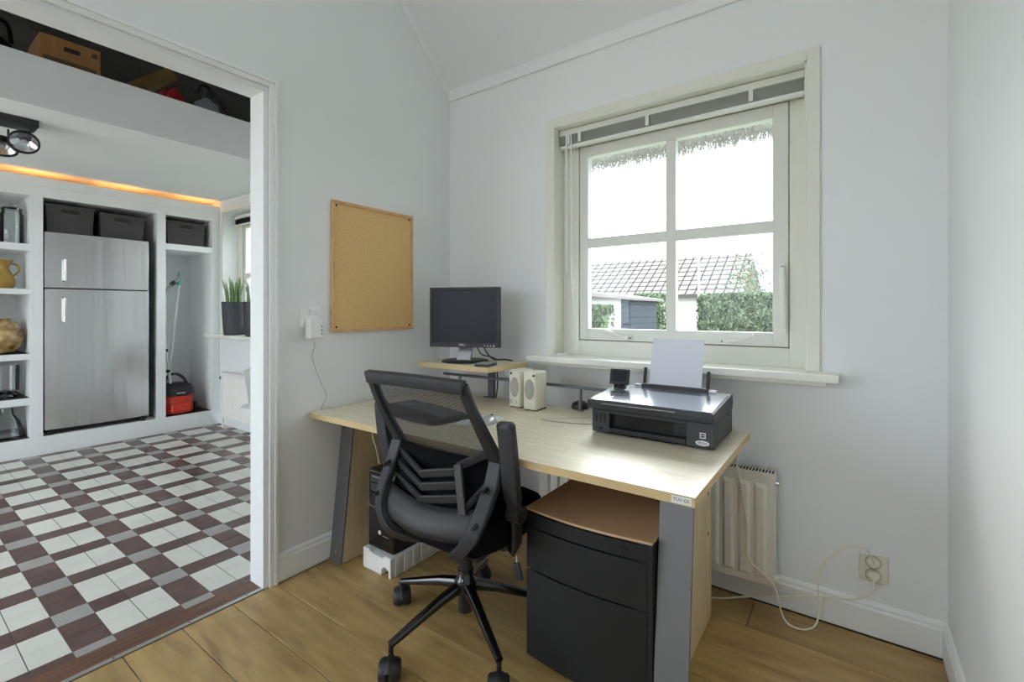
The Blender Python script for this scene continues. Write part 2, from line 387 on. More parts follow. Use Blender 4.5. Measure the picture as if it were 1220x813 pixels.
# reveal linings
b = MB(); b.box(WX0, WX0+0.008, W-0.012, WY, 1.005, WZ1); b.box(WX1-0.008, WX1, W-0.012, WY, 1.005, WZ1); b.box(WX0, WX1, W-0.012, WY, WZ1-0.008, WZ1)
b.build('reveal_lining', 'cream_trim', cas)
# fixed frame
SX0, SX1, SZ0, SZ1 = -1.238, -0.220, 1.091, 2.168
b = MB(); g = 0.004
b.box(WX0, SX0-g, WY, WY+0.09, 1.0, WZ1); b.box(SX1+g, WX1, WY, WY+0.09, 1.0, WZ1); b.box(SX0-g, SX1+g, WY, WY+0.09, SZ1+g, WZ1); b.box(SX0-g, SX1+g, WY, WY+0.09, 1.0, SZ0-g)
b.build('window_frame', 'cream_trim', cas, bevel=0.0015)
b = MB(); b.box(SX0-g, SX1+g, WY+0.05, WY+0.07, SZ1-0.01, SZ1+g); b.box(SX0-g, SX1+g, WY+0.05, WY+0.07, SZ0-g, SZ0+0.01); b.box(SX0-g, SX0+0.01, WY+0.05, WY+0.07, SZ0, SZ1); b.box(SX1-0.01, SX1+g, WY+0.05, WY+0.07, SZ0, SZ1)
b.build('weather_seal', 'dark_gap', cas)
# sash
PX = [(-1.187, -0.756), (-0.708, -0.281)]; PZ = [(1.153, 1.603), (1.655, 2.109)]
b = MB(); y0, y1 = WY+0.004, WY+0.05
b.box(SX0, PX[0][0], y0, y1, SZ0, SZ1); b.box(PX[1][1], SX1, y0, y1, SZ0, SZ1); b.box(PX[0][0], PX[1][1], y0, y1, PZ[1][1], SZ1); b.box(PX[0][0], PX[1][1], y0, y1, SZ0, PZ[0][0])
sash = b.build('sash', 'sash', cas, bevel=0.0015)
b = MB(); b.box(PX[0][1], PX[1][0], y0+0.006, y1, PZ[0][0], PZ[1][1]); b.box(PX[0][0], PX[0][1], y0+0.006, y1, PZ[0][1], PZ[1][0]); b.box(PX[1][0], PX[1][1], y0+0.006, y1, PZ[0][1], PZ[1][0])
b.build('glazing_bar', 'sash', cas, bevel=0.002)
for px in PX:
    for pz in PZ:
        MB().box(px[0]-0.003, px[1]+0.003, y0+0.024, y0+0.028, pz[0]-0.003, pz[1]+0.003).build('pane', 'glass', cas)
# sill board
sl = MB(); sl.prism([(-1.457, 2.165, 0.973), (-0.035, 2.165, 0.973), (-0.035, 2.165, 1.005), (-1.457, 2.165, 1.005)], (0, W-2.165, 0)); sl.box(WX0, WX1, W-0.001, WY+0.01, 0.976, 1.005)
struct(sl.build('window_2', 'sill', bevel=0.004)); 
bpy.data.objects['window_2'].name = 'trim_6'
struct(MB().box(-1.40, -0.075, 2.19, W, 0.955, 0.973).build('trim_7', 'cream_trim', bevel=0.003))
# stays, handle
def stay(x, dirx, label):
    t = thing('casement_stay', label, 'window stay', (x, WY+0.004, 1.10), 'casement stays on the window')
    MB().box(x-0.028, x+0.028, WY-0.006, WY+0.004, 1.093, 1.124).build('base_plate', 'ivory_handle', t, bevel=0.002)
    MB().cyl((x, WY-0.030, 1.108), (x, WY-0.004, 1.108), 0.012, n=14).build('pivot', 'ivory_handle', t, smooth=True)
    pts = [(x-0.01*dirx, WY-0.024, 1.106), (x+0.04*dirx, WY-0.026, 1.118), (x+0.115*dirx, WY-0.03, 1.142)]
    MB().sweep(catmull(pts, 4), 0.014, 0.022, n=8, sq=1.6).build('lever', 'ivory_handle', t, smooth=True)
    for s_ in (-0.019, 0.019): MB().cyl((x+s_, WY-0.009, 1.108), (x+s_, WY-0.005, 1.108), 0.004, n=10).build('screw', 'steel_dark', t)
stay(-0.955, -1, 'cream casement stay lever at lower left of window, above the sill beside white cord')
stay(-0.47, 1, 'cream casement stay lever at lower right of window, behind the printer paper')
t = thing('window_handle', 'tall ivory espagnolette handle on right stile of window sash', 'handle', (-0.241, WY+0.004, 1.16))
MB().box(-0.252, -0.230, WY-0.004, WY+0.004, 1.40, 1.46).build('rose_plate', 'ivory_handle', t, bevel=0.002)
MB().cyl((-0.241, WY-0.022, 1.438), (-0.241, WY, 1.438), 0.009, n=14).build('spindle', 'steel', t, smooth=True)
MB().sweep(catmull([(-0.241, WY-0.022, 1.44), (-0.241, WY-0.028, 1.40), (-0.240, WY-0.028, 1.30), (-0.239, WY-0.024, 1.175)], 5), [0.020]*6+[0.026]*10, 0.016, up=(0, -1, 0), n=10, sq=1.5).build('grip', 'ivory_handle', t, smooth=True)
MB().box(-0.262, -0.226, WY-0.006, WY+0.004, 1.150, 1.172).build('keeper', 'ivory_handle', t, bevel=0.002)
# venetian blind pulled up
t = thing('venetian_blind', 'grey venetian blind pulled up into its stack at window top', 'blind', (-0.745, 2.335, 2.15))
BX0, BX1 = WX0+0.012, WX1-0.012
MB().box(BX0, BX1, 2.318, 2.356, 2.232, 2.264).build('head_rail', 'blind_rail', t, bevel=0.002)
for i in range(9):
    z = 2.185+i*0.0052
    MB().sweep([(BX0+0.004, 2.337, z), (BX1-0.004, 2.337, z)], 0.026, 0.0024, n=8).build('slat', 'blind', t)
MB().sweep([(BX0, 2.337, 2.170), (BX1, 2.337, 2.170)], 0.032, 0.022, n=12, sq=1.5).build('bottom_rail', 'blind_rail', t, smooth=True)
for x in (BX0+0.055, BX0+0.125, -0.83, -0.36):
    MB().box(x-0.009, x+0.009, 2.319, 2.3215, 2.182, 2.236).build('bracket_clip', 'blind_rail', t, bevel=0.001)
t2 = MB().cyl((BX0+0.050, 2.312, 1.46), (BX0+0.046, 2.316, 2.235), 0.005, n=8).build('tilt_wand', 'white_plastic', t, smooth=True)
MB().tube(catmull([(BX0+0.075, 2.318, 2.23), (BX0+0.076, 2.315, 1.75), (BX0+0.080, 2.315, 1.40), (BX0+0.105, 2.31, 1.18), (BX0+0.10, 2.300, 1.06), (BX0+0.06, 2.285, 1.015), (BX0+0.03, 2.275, 1.010)], 8), 0.0042, 6).build('pull_cord', 'white_plastic', t, smooth=True)
MB().lathe((BX0+0.085, 2.318, 1.385), [(0.003, 0.05), (0.006, 0.03), (0.008, 0.0), (0.004, -0.006)], 12).build('cord_tassel', 'white_plastic', t, smooth=True)
tag(MB().lathe((-1.30, 2.28, 1.005), [(0.034, 0), (0.034, 0.006), (0.026, 0.011), (0.006, 0.012)], 20).build('cord_cleat', 'white_plastic', smooth=True), 'small white round cord cleat lying on the window sill', 'cleat')

# ------------------------------------------------------------ cork board
t = thing('cork_board', 'large framed cork notice board on the wall left of the monitor', 'notice board', (L, 1.675, 1.143))
KY0, KY1, KZ0, KZ1, fw_ = 1.404, 1.943, 1.143, 1.815, 0.016
MB().box(L+0.001, L+0.012, KY0+fw_, KY1-fw_, KZ0+fw_, KZ1-fw_).build('cork_panel', 'cork', t)
for (a, c, e, f) in ((KY0, KY1, KZ1-fw_, KZ1), (KY0, KY1, KZ0, KZ0+fw_), (KY0, KY0+fw_, KZ0+fw_, KZ1-fw_), (KY1-fw_, KY1, KZ0+fw_, KZ1-fw_)):
    MB().box(L+0.001, L+0.020, a, c, e, f).build('frame_strip', 'cork_frame', t, bevel=0.002)
for (a, c) in ((KY0+0.025, KZ0+0.025), (KY1-0.025, KZ0+0.025), (KY0+0.025, KZ1-0.025), (KY1-0.025, KZ1-0.025)):
    MB().lathe((L+0.012, a, c), [(0.006, 0), (0.005, 0.003), (0.001, 0.004)], 10, axis=(1, 0, 0)).build('screw_cap', 'dark_gap', t)
# wall switch + adapter
t = thing('light_switch', 'white wall switch and socket plate beside the door frame', 'switch', (L, 1.29, 1.17))
MB().box(L, L+0.030, 1.238, 1.330, 1.17, 1.272).build('plate', 'white_plastic', t, bevel=0.004)
MB().obox((L+0.031, 1.290, 1.245), (0.010, 0.045, 0.030), RY(0.08)).build('rocker', 'white_plastic', t, bevel=0.002)
t = thing('plug_adapter', 'white plug-in power adapter with thin cable below the wall switch', 'adapter', (L+0.03, 1.285, 1.115))
MB().box(L+0.0305, L+0.075, 1.247, 1.318, 1.118, 1.212).build('body', 'white_plastic', t, bevel=0.006)
MB().tube(catmull([(L+0.05, 1.283, 1.12), (L+0.05, 1.285, 1.08), (L+0.022, 1.292, 1.02), (L+0.018, 1.338, 0.90), (L+0.012, 1.374, 0.83), (L+0.010, 1.350, 0.772), (L+0.008, 1.349, 0.70)], 8), 0.0016, 6).build('cable', 'cable_grey', t, smooth=True)
MB().lathe((L+0.05, 1.283, 1.118), [(0.006, 0.0), (0.005, -0.012), (0.003, -0.022)], 10).build('strain_relief', 'white_plastic', t, smooth=True)
for k in range(3): MB().box(L+0.0745, L+0.0756, 1.305, 1.312, 1.135+0.018*k, 1.145+0.018*k).build('print_mark', 'cable_grey', t)

# ------------------------------------------------------------ desk
DX0, DX1, DY0, DY1, DZ = -2.128, -0.330, 1.282, 2.105, 0.76
t = thing('desk', 'birch plywood desk with slanted steel legs under the window', 'desk', ((DX0+DX1)/2, 1.7, 0))
MB().box(DX0, DX1, DY0, DY1, DZ-0.027, DZ-0.0012).build('plywood_core', 'plywood_edge', t, bevel=0.0006, seg=1)
MB().box(DX0, DX1, DY0, DY1, DZ-0.0012, DZ).build('desk_surface', 'desk_top', t)
# left leg: panel in y-z plane
def leg(xa, xb, label):
    poly = [(xa, 1.395, 0.004), (xa, 1.475, DZ-0.027), (xa, 2.04, DZ-0.027), (xa, 2.04, 0.004)]
    MB().prism(poly, (xb-xa, 0, 0)).build('leg_panel', 'birch', t, bevel=0.001)
def steel_front(xa, xb, y0, y1):
    poly = [(xa, y0, 0), (xa, y1, DZ-0.0275), (xa, y1-0.012, DZ-0.0275), (xa, y0-0.012, 0)]
    MB().prism(poly, (xb-xa, 0, 0)).build('leg', 'steel', t, bevel=0.002)
leg(-2.055, -2.033, '')
steel_front(-2.135+0.008, -2.033, 1.40, 1.48)
MB().cyl((-2.07, 1.392, 0.055), (-2.07, 1.387, 0.055), 0.007, n=12).build('bolt', 'chrome', t)
leg(-0.482, -0.462, '')
steel_front(-0.482, -0.380, 1.40, 1.48)
for z in (0.50, 0.66):
    MB().cyl((-0.463, 1.985, z-0.14), (-0.4605, 1.985, z-0.14), 0.007, n=12).build('bolt', 'steel_dark', t)
MB().box(-2.03, -0.485, 1.70, 1.74, DZ-0.067, DZ-0.0275).build('crossbar', 'steel_dark', t, bevel=0.002)
st = MB().box(-0.392, -0.339, DY0-0.0006, DY0, DZ-0.024, DZ-0.004).build('sticker', 'ink_white', t)
text(None, 'sticker_print', 'TÜV GS', 0.0125, 'ink_dark', st, (-0.366, DY0-0.0008, DZ-0.014), FACE_MY, 0.0002)
# tool rail on posts along the back of the desk
t = thing('desk_rail', 'thin grey metal tool rail on posts along the back of desk', 'rail', (-1.53, 2.07, DZ))
MB().box(-1.99, -0.60, 2.062, 2.078, 0.868, 0.882).build('rail', 'steel_dark', t, bevel=0.002)
for x in (-1.86, -1.074, -0.68):
    MB().cyl((x, 2.07, DZ), (x, 2.07, 0.869), 0.0085, n=14).build('post', 'steel', t, smooth=True)
    MB().cyl((x, 2.07, DZ), (x, 2.07, DZ+0.004), 0.016, n=16).build('foot_flange', 'steel', t, smooth=True)
# monitor shelf
t = thing('monitor_shelf', 'raised birch plywood monitor shelf on a flat steel column', 'shelf', (-1.69, 2.0, DZ))
MB().box(-1.945, -1.448, 1.815, 2.160, 0.944, 0.9688).build('board_core', 'plywood_edge', t, bevel=0.0006, seg=1)
MB().box(-1.945, -1.448, 1.815, 2.160, 0.9688, 0.970).build('board_surface', 'desk_top', t)
MB().box(-1.682, -1.640, 2.105, 2.125, DZ, 0.944).build('column', 'steel_dark', t, bevel=0.002)
MB().box(-1.70, -1.62, 2.085, 2.105, DZ, DZ+0.004).build('clamp_plate', 'steel_dark', t, bevel=0.001)
MB().box(-1.80, -1.52, 1.90, 2.125, 0.936, 0.944).build('support_plate', 'steel', t, bevel=0.001)
MB().box(-1.545, -1.495, 2.08, 2.084, 0.895, 0.936).build('socket_plate', 'silver_plastic', t, bevel=0.001)
MB().tube(catmull([(-1.630, 2.12, 0.94), (-1.622, 2.118, 0.88), (-1.618, 2.112, 0.82), (-1.628, 2.112, 0.762)], 6), 0.004, 8).build('cable', 'cable_black', t, smooth=True)

# monitor (turned toward the camera side)
mc = Vector((-1.733, 1.965, 0)); ma = math.radians(22)
mR = RZ(ma)
t = thing('monitor', 'square black flat-screen monitor on silver stand, screen off', 'monitor', (mc.x, mc.y+0.03, 0.970))
def mon(mb): return mb.rot(mR, (0, 0, 0)).move((mc.x, mc.y, 0))
MW, MZ0, MZ1 = 0.203, 1.050, 1.381
b = MB()
b.box(-MW, MW, -0.012, 0.022, MZ0, MZ0+0.026); b.box(-MW, MW, -0.012, 0.022, MZ1-0.015, MZ1); b.box(-MW, -MW+0.016, -0.012, 0.022, MZ0+0.026, MZ1-0.015); b.box(MW-0.016, MW, -0.012, 0.022, MZ0+0.026, MZ1-0.015)
bez = mon(b).build('bezel', 'black_plastic', t, bevel=0.002)
mon(MB().box(-MW+0.016, MW-0.016, -0.007, 0.0, MZ0+0.026, MZ1-0.015)).build('screen', 'screen', t)
mon(MB().box(-MW+0.02, MW-0.02, 0.022, 0.050, MZ0+0.02, MZ1-0.02)).build('rear_case', 'black_plastic', t, bevel=0.012)
lo = mon(MB().box(-0.001, 0.001, -0.0125, -0.012, MZ0+0.012, MZ0+0.013))
text(None, 'logo', 'DELL', 0.017, 'ink_white', bez, Vector((mc.x, mc.y, MZ0+0.013))+mR@Vector((-0.01, -0.0125, 0)), mR@FACE_MY, 0.0004)
for k in range(4):
    mon(MB().cyl((0.118+0.0175*k, -0.0145, MZ0+0.010), (0.118+0.0175*k, -0.011, MZ0+0.010), 0.0035 if k < 3 else 0.0055, n=10)).build('button', 'silver_plastic', bez)
b = MB().prism([(-0.04, 0.026, MZ0+0.09), (-0.04, 0.045, MZ0+0.09), (-0.04, 0.045, MZ0+0.02), (-0.04, 0.0, 0.976), (-0.04, -0.025, 0.976), (-0.04, 0.025, MZ0+0.01)], (0.08, 0, 0))
mon(b).build('stand_neck', 'silver_plastic', t, bevel=0.003)
mon(MB().lathe((0, 0.01, 0.970), [(0.13, 0), (0.13, 0.005), (0.12, 0.010), (0.03, 0.012)], 32)).build('stand_base', 'black_plastic', t, smooth=True)
p = lambda x, y, z: Vector((mc.x, mc.y, z))+mR@Vector((x, y, 0))
MB().tube(catmull([p(0.09, 0.04, MZ0+0.03), p(0.11, 0.05, 1.02), p(0.16, 0.03, 0.985), p(0.22, 0.035, 0.984), p(0.26, 0.05, 0.976)], 6), 0.004, 8).build('cable', 'cable_black', t, smooth=True)
MB().tube(catmull([p(0.05, 0.04, MZ0+0.02), p(0.08, 0.05, 1.01), p(0.13, 0.06, 0.995), p(0.17, 0.08, 0.975)], 6), 0.0035, 8).build('cable', 'cable_black', t, smooth=True)
# small device on the shelf
t = thing('external_drive', 'small silver and black box on the monitor shelf corner', 'hard drive', (-1.505, 1.90, 0.970))
MB().obox((-1.510, 1.875, 0.9775), (0.075, 0.115, 0.015), RZ(0.25)).build('case', 'black_plastic', t, bevel=0.003)
MB().obox((-1.510, 1.875, 0.9862), (0.070, 0.11, 0.0025), RZ(0.25)).build('lid', 'silver_plastic', t, bevel=0.001)

# speakers
def speaker(x, y, rz, ctrl, label):
    t = thing('desktop_speaker', label, 'speaker', (x, y, DZ), 'cream desktop speakers')
    R = RZ(rz); q = lambda mb: mb.rot(R, (x, y, DZ))
    hw, dp, hh = 0.0385, 0.105, 0.19
    body = MB().prism([(x-hw, y-dp/2, DZ+0.004), (x+hw, y-dp/2, DZ+0.004), (x+hw*0.9, y+dp/2, DZ+0.004), (x-hw*0.9, y+dp/2, DZ+0.004)], (0, 0, hh-0.004))
    q(body).build('cabinet', 'cream_plastic', t, bevel=0.007, seg=3)
    q(MB().box(x-hw+0.004, x+hw-0.004, y-dp/2-0.004, y-dp/2, DZ+0.006, DZ+hh-0.004)).build('front_panel', 'cream_plastic', t, bevel=0.003)
    n = 28; e = [(x+0.027*math.cos(2*PI*k/n), y-dp/2-0.0065, DZ+0.105+0.050*math.sin(2*PI*k/n)) for k in range(n)]
    q(MB().prism(e, (0, 0.003, 0))).build('grille', 'grille_cloth', t)
    q(MB().cyl((x+(0.024 if not ctrl else -0.022), y-dp/2-0.006, DZ+0.173), (x+(0.024 if not ctrl else -0.022), y-dp/2-0.003, DZ+0.173), 0.006, n=14)).build('tweeter_port', 'dark_gap', t)
    if ctrl:
        q(MB().cyl((x+0.010, y-dp/2-0.010, DZ+0.03), (x+0.010, y-dp/2-0.003, DZ+0.03), 0.009, n=16)).build('volume_knob', 'cream_plastic', t, smooth=True)
        q(MB().box(x-0.022, x-0.016, y-dp/2-0.007, y-dp/2-0.003, DZ+0.022, DZ+0.042)).build('power_switch', 'silver_plastic', t)
    q(MB().box(x-hw+0.005, x+hw-0.005, y-dp/2+0.004, y+dp/2-0.004, DZ, DZ+0.004)).build('rubber_base', 'dark_gap', t)
speaker(-1.378, 2.005, -0.1, True, 'cream speaker with volume knob, the one nearer the shelf column')
speaker(-1.280, 1.985, 0.02, False, 'cream speaker without knobs, the one nearer the printer')
t = MB().tube(catmull([(-1.34, 1.89, DZ+0.002), (-1.27, 1.85, DZ+0.002), (-1.16, 1.835, DZ+0.002), (-1.10, 1.86, DZ+0.002), (-1.02, 1.92, DZ+0.002), (-0.93, 1.95, DZ+0.002), (-0.87, 1.93, DZ+0.002)], 8), 0.0018, 6).build('speaker_cable', 'cable_white', smooth=True)
tag(t, 'thin pale cable curling across desk between speakers and printer', 'cable')
t = MB().tube(catmull([(-1.13, 1.80, DZ+0.002), (-1.05, 1.80, DZ+0.002), (-0.95, 1.83, DZ+0.002), (-0.89, 1.86, DZ+0.002)], 8), 0.0016, 6).build('printer_cable', 'cable_grey', smooth=True)
tag(t, 'short grey cable lying on desk at the left side of printer', 'cable')
t = thing('desk_puck', 'small black rounded puck at the rail post behind printer', 'puck', (-1.10, 2.12, DZ))
MB().lathe((-1.105, 2.128, DZ), [(0.042, 0), (0.045, 0.008), (0.040, 0.024), (0.024, 0.034), (0.004, 0.037)], 24).build('body', 'black_plastic', t, smooth=True)
MB().lathe((-1.105, 2.128, DZ+0.0365), [(0.014, 0), (0.013, 0.003), (0.004, 0.004)], 16).build('cap', 'dark_grey_plastic', t, smooth=True)

# printer
t = thing('printer', 'black and silver inkjet multifunction printer on right end of desk', 'printer', (-0.615, 1.89, DZ))
QX0, QX1, QY0, QY1 = -0.850, -0.384, 1.742, 2.045
pb = MB()
pb.box(QX0, QX1, QY0+0.035, QY1, DZ+0.006, DZ+0.098)                      # core
pb.build('body', 'black_plastic', t, bevel=0.006)
b = MB(); b.box(QX0, QX0+0.075, QY0, QY0+0.036, DZ+0.006, DZ+0.095); b.box(QX1-0.095, QX1, QY0, QY0+0.036, DZ+0.006, DZ+0.095); b.box(QX0+0.075, QX1-0.095, QY0+0.004, QY0+0.036, DZ+0.082, DZ+0.095)
fp = b.build('front_panel', 'dark_grey_plastic', t, bevel=0.003)
MB().box(QX0+0.075, QX1-0.095, QY0-0.002, QY0+0.030, DZ+0.008, DZ+0.028).build('output_tray', 'black_plastic', t, bevel=0.003)
MB().box(QX0+0.11, QX1-0.15, QY0+0.034, QY0+0.036, DZ+0.03, DZ+0.08).build('paper_slot', 'dark_gap', t)
# scanner unit and lid
lidz0, lidz1 = 0.887, 0.922
b = MB().prism([(QX0-0.014, QY0-0.018, DZ+0.100), (QX0-0.014, QY0-0.010, DZ+0.098), (QX0-0.014, QY1-0.004, DZ+0.098), (QX0-0.014, QY1+0.006, 0.880), (QX0-0.014, QY1+0.004, lidz1-0.004), (QX0-0.014, QY0-0.016, lidz0+0.006), (QX0-0.014, QY0-0.022, lidz0-0.008)], (QX1-QX0+0.016, 0, 0))
b.build('scanner_unit', 'dark_grey_plastic', t, bevel=0.004)
sl_ = (lidz1-lidz0-0.01)/(QY1-QY0)
def lidpt(x, y): return (x, y, lidz0+0.0065+(y-QY0)*(lidz1-0.004-lidz0-0.006)/(QY1+0.004-QY0+0.016)+0.0008)
lx0, lx1 = QX0+0.07, QX1
b = MB().prism([lidpt(lx0, QY0-0.012), lidpt(lx1-0.006, QY0-0.012), lidpt(lx1-0.006, QY1-0.045), lidpt(lx0, QY1-0.045)], (0, 0, 0.004))
b.build('scanner_lid', 'printer_lid', t, bevel=0.002)
b = MB().prism([lidpt(QX0-0.008, QY0-0.012), lidpt(lx0-0.005, QY0-0.012), lidpt(lx0-0.005, QY1-0.06), lidpt(QX0-0.008, QY1-0.06)], (0, 0, 0.003))
cp = b.build('control_panel', 'printer_lid', t, bevel=0.001)
MB().obox((-0.655, QY0-0.024, lidz0-0.002), (0.285, 0.003, 0.004)).build('handle_strip', 'chrome', t, bevel=0.001)
R = RZ(0.10)@RX(-0.28)
lc = Vector((QX0+0.028, 1.955, 0.962))
lcd = MB().obox(lc, (0.086, 0.012, 0.068), R).build('display', 'black_plastic', t, bevel=0.003)
MB().obox(lc+R@Vector((0, -0.0065, 0.001)), (0.064, 0.001, 0.048), R).build('display_screen', 'screen', lcd)
MB().obox((lc.x, lc.y+0.006, 0.918), (0.05, 0.03, 0.024)).build('display_hinge', 'black_gloss', lcd, bevel=0.003)
# card slots, stickers
for k in range(3): MB().box(QX0+0.014+0.018*k, QX0+0.024+0.018*k, QY0-0.0008, QY0+0.001, DZ+0.045, DZ+0.08).build('card_slot', 'dark_gap', fp)
MB().box(QX0+0.028, QX0+0.046, QY0-0.0008, QY0+0.001, DZ+0.016, DZ+0.026).build('usb_port', 'dark_gap', fp)
s1 = MB().box(QX1-0.049, QX1-0.029, QY0-0.0008, QY0, DZ+0.040, DZ+0.060).build('sticker', 'ink_white', fp)
for k in range(2): MB().box(QX1-0.046, QX1-0.032, QY0-0.0012, QY0-0.0008, DZ+0.0435+0.0075*k, DZ+0.049+0.0075*k).build('sticker_print', 'ink_dark', s1)
n = 24; e = [(QX1-0.040+0.024*math.cos(2*PI*k/n), QY0, DZ+0.023+0.0095*math.sin(2*PI*k/n)) for k in range(n)]
s2 = MB().prism(e, (0, -0.0008, 0)).build('badge', 'ink_white', fp)
text(None, 'badge_print', 'EPSON', 0.010, 'ink_dark', s2, (QX1-0.040, QY0-0.0010, DZ+0.023), FACE_MY, 0.0002)
# paper support
MB().box(-0.742, -0.468, QY1-0.045, QY1-0.012, lidz1-0.012, lidz1+0.012).build('feeder_base', 'black_plastic', t, bevel=0.003)
for x in (-0.742, -0.478):
    MB().obox((x+0.006, QY1-0.012, 0.965), (0.014, 0.006, 0.075), RX(-0.25)).build('edge_guide', 'black_plastic', t, bevel=0.002)
b = MB().obox((-0.60, QY1-0.006, 0.965), (0.20, 0.004, 0.09), RX(-0.25)); b.build('paper_support', 'black_plastic', t, bevel=0.002)
MB().obox((-0.755, QY1-0.03, 0.925), (0.035, 0.02, 0.010)).build('guide_tab', 'silver_plastic', t, bevel=0.002)
MB().obox((-0.450, QY1-0.03, 0.925), (0.03, 0.02, 0.010)).build('guide_tab', 'silver_plastic', t, bevel=0.002)
b = MB()
rows = []
for k in range(7):
    s_ = k/6; rows.append([(-0.713, QY1-0.030+0.055*s_, 0.928+0.20*s_), (-0.60, QY1-0.031+0.055*s_, 0.928+0.20*s_), (-0.495, QY1-0.030+0.055*s_, 0.928+0.20*s_)])
b.sheet(rows); pp = b.build('paper_sheet', 'paper', solid=0.0012)
tag(pp, 'blank white paper standing upright in the printer feeder', 'paper')

# keyboard and mouse
kc = (-1.655, 1.585); kr = -0.20
t = thing('keyboard', 'black curved keyboard with palm rest on desk behind the mesh chair back', 'keyboard', (kc[0], kc[1], DZ))
def kb(mb): return mb.rot(RZ(kr), (0, 0, 0)).move((kc[0], kc[1], DZ))
n = 14; out = [(-0.245+0.49*k/n, -0.115-0.028*math.cos((k/n-0.5)*PI)**2+(0.02 if k in (0, n) else 0), 0.0) for k in range(n+1)]
out += [(0.245-0.49*k/n, 0.085+0.022*math.sin(k/n*PI), 0.0) for k in range(n+1)]
kb(MB().prism(out, (0, 0, 0.020))).build('body', 'black_plastic', t, bevel=0.004)
for rr in range(6):
    for cc in range(18):
        if rr == 0 and 4 <= cc <= 8:
            if cc != 4: continue
            w_ = 0.12; x_ = -0.226+0.0253*4
        else: w_ = 0.0215; x_ = -0.226+0.0253*cc
        y_ = -0.045+0.021*rr+0.012*math.cos((cc-8.5)/8.5*PI/2)
        kb(MB().box(x_, x_+w_, y_, y_+0.017, 0.020, 0.0265)).build('key', 'key_cap', t)
t = thing('computer_mouse', 'silver and black computer mouse on desk beside the chair arm', 'mouse', (-1.275, 1.60, DZ))
mx, my = -1.280, 1.600
b = MB(); rings = []
for k in range(9):
    a = k/8*PI/2; s_ = math.cos(a)
    rings.append([Vector((mx+0.031*max(s_, 0.05)*math.cos(2*PI*j/20), my+0.055*max(s_, 0.05)*math.sin(2*PI*j/20)+0.006*math.sin(a), DZ+0.002+0.034*math.sin(a))) for j in range(20)])
b.ring_sweep(rings); b.build('shell', 'silver_plastic', t, smooth=True)
MB().box(mx-0.003, mx+0.003, my+0.018, my+0.038, DZ+0.028, DZ+0.036).build('scroll_wheel', 'black_plastic', t, bevel=0.001)
tag(MB().obox((-1.345, 1.625, DZ+0.0012), (0.15, 0.20, 0.0024), RZ(0.2)).build('note_pad', 'paper', bevel=0.0005), 'white paper pad lying under the right end of keyboard', 'notepad')

# ------------------------------------------------------------ pedestal drawer unit
t = thing('drawer_pedestal', 'charcoal metal drawer pedestal with bowed front under right end of desk', 'cabinet', (-0.70, 1.65, 0))
EX0, EX1, EY0, EY1 = -0.944, -0.486, 1.408, 1.92
MB().box(EX0+0.012, EX1, EY0, EY1, 0.03, 0.535).build('carcass', 'pedestal_paint', t, bevel=0.003)
def bow(x, extra=0): return EY0-0.002-extra-0.020*math.cos(((x-(EX0+EX1-0.02)/2)/(EX1-0.012-EX0))*PI)
def front(z0, z1, name, m='pedestal_paint'):
    n = 14; xs = [EX0+(EX1-0.018-EX0)*k/n for k in range(n+1)]
    poly = [(x, bow(x), z0) for x in xs]+[(x, EY0-0.001, z0) for x in reversed(xs)]
    return MB().prism(poly, (0, 0, z1-z0)).build(name, m, t, bevel=0.0025)
d3 = front(0.022, 0.328, 'drawer'); d2 = front(0.334, 0.478, 'drawer'); d1 = front(0.484, 0.532, 'drawer')
lk = MB().cyl((EX1-0.085, EY0-0.010, 0.508), (EX1-0.085, bow(EX1-0.085)-0.004, 0.508), 0.011, n=18).build('lock', 'black_gloss', d1, smooth=True)
MB().box(EX1-0.0865, EX1-0.0835, bow(EX1-0.085)-0.0055, bow(EX1-0.085)-0.003, 0.502, 0.514).build('keyhole', 'dark_gap', d1)
n = 14; xs = [EX0-0.002+(EX1-EX0+0.002)*k/n for k in range(n+1)]
MB().prism([(x, bow(x)-0.004, 0.540) for x in xs]+[(x, EY1, 0.540) for x in reversed(xs)], (0, 0, 0.008)).build('top_board', 'pedestal_top', t, bevel=0.001)
MB().prism([(x, bow(x)+0.002, 0.535) for x in xs]+[(x, EY1-0.002, 0.535) for x in reversed(xs)], (0, 0, 0.005)).build('top_edge', 'black_plastic', t)
for (x, y) in ((EX0+0.05, EY0+0.05), (EX1-0.05, EY0+0.05), (EX0+0.05, EY1-0.05), (EX1-0.05, EY1-0.05)):
    MB().cyl((x-0.01, y, 0.017), (x+0.01, y, 0.017), 0.017, n=16).build('castor', 'black_plastic', t, smooth=True)

# ------------------------------------------------------------ PC tower on foam
t = thing('foam_block', 'white packing foam block on floor under the computer tower', 'foam block', (-1.835, 1.65, 0))
poly = [(-1.938, 1.448, 0), (-1.800, 1.448, 0), (-1.798, 1.448, 0.034), (-1.775, 1.448, 0.044), (-1.752, 1.448, 0.034), (-1.750, 1.448, 0), (-1.735, 1.448, 0), (-1.735, 1.448, 0.095), (-1.78, 1.448, 0.098), (-1.79, 1.448, 0.084), (-1.88, 1.448, 0.084), (-1.89, 1.448, 0.098), (-1.938, 1.448, 0.098)]
MB().prism(poly, (0, 0.42, 0)).build('block', 'styrofoam', t, bevel=0.006)
for k in range(7):
    MB().box(-1.735, -1.729, 1.475+0.055*k, 1.505+0.055*k, 0.004, 0.093).build('rib', 'styrofoam', t, bevel=0.002)
t = thing('computer_tower', 'black computer tower with silver-edged drive panel standing on white foam', 'computer', (-1.835, 1.66, 0.098))
TX0, TX1, TY0, TY1, TZ0, TZ1 = -1.926, -1.746, 1.485, 1.89, 0.098, 0.478
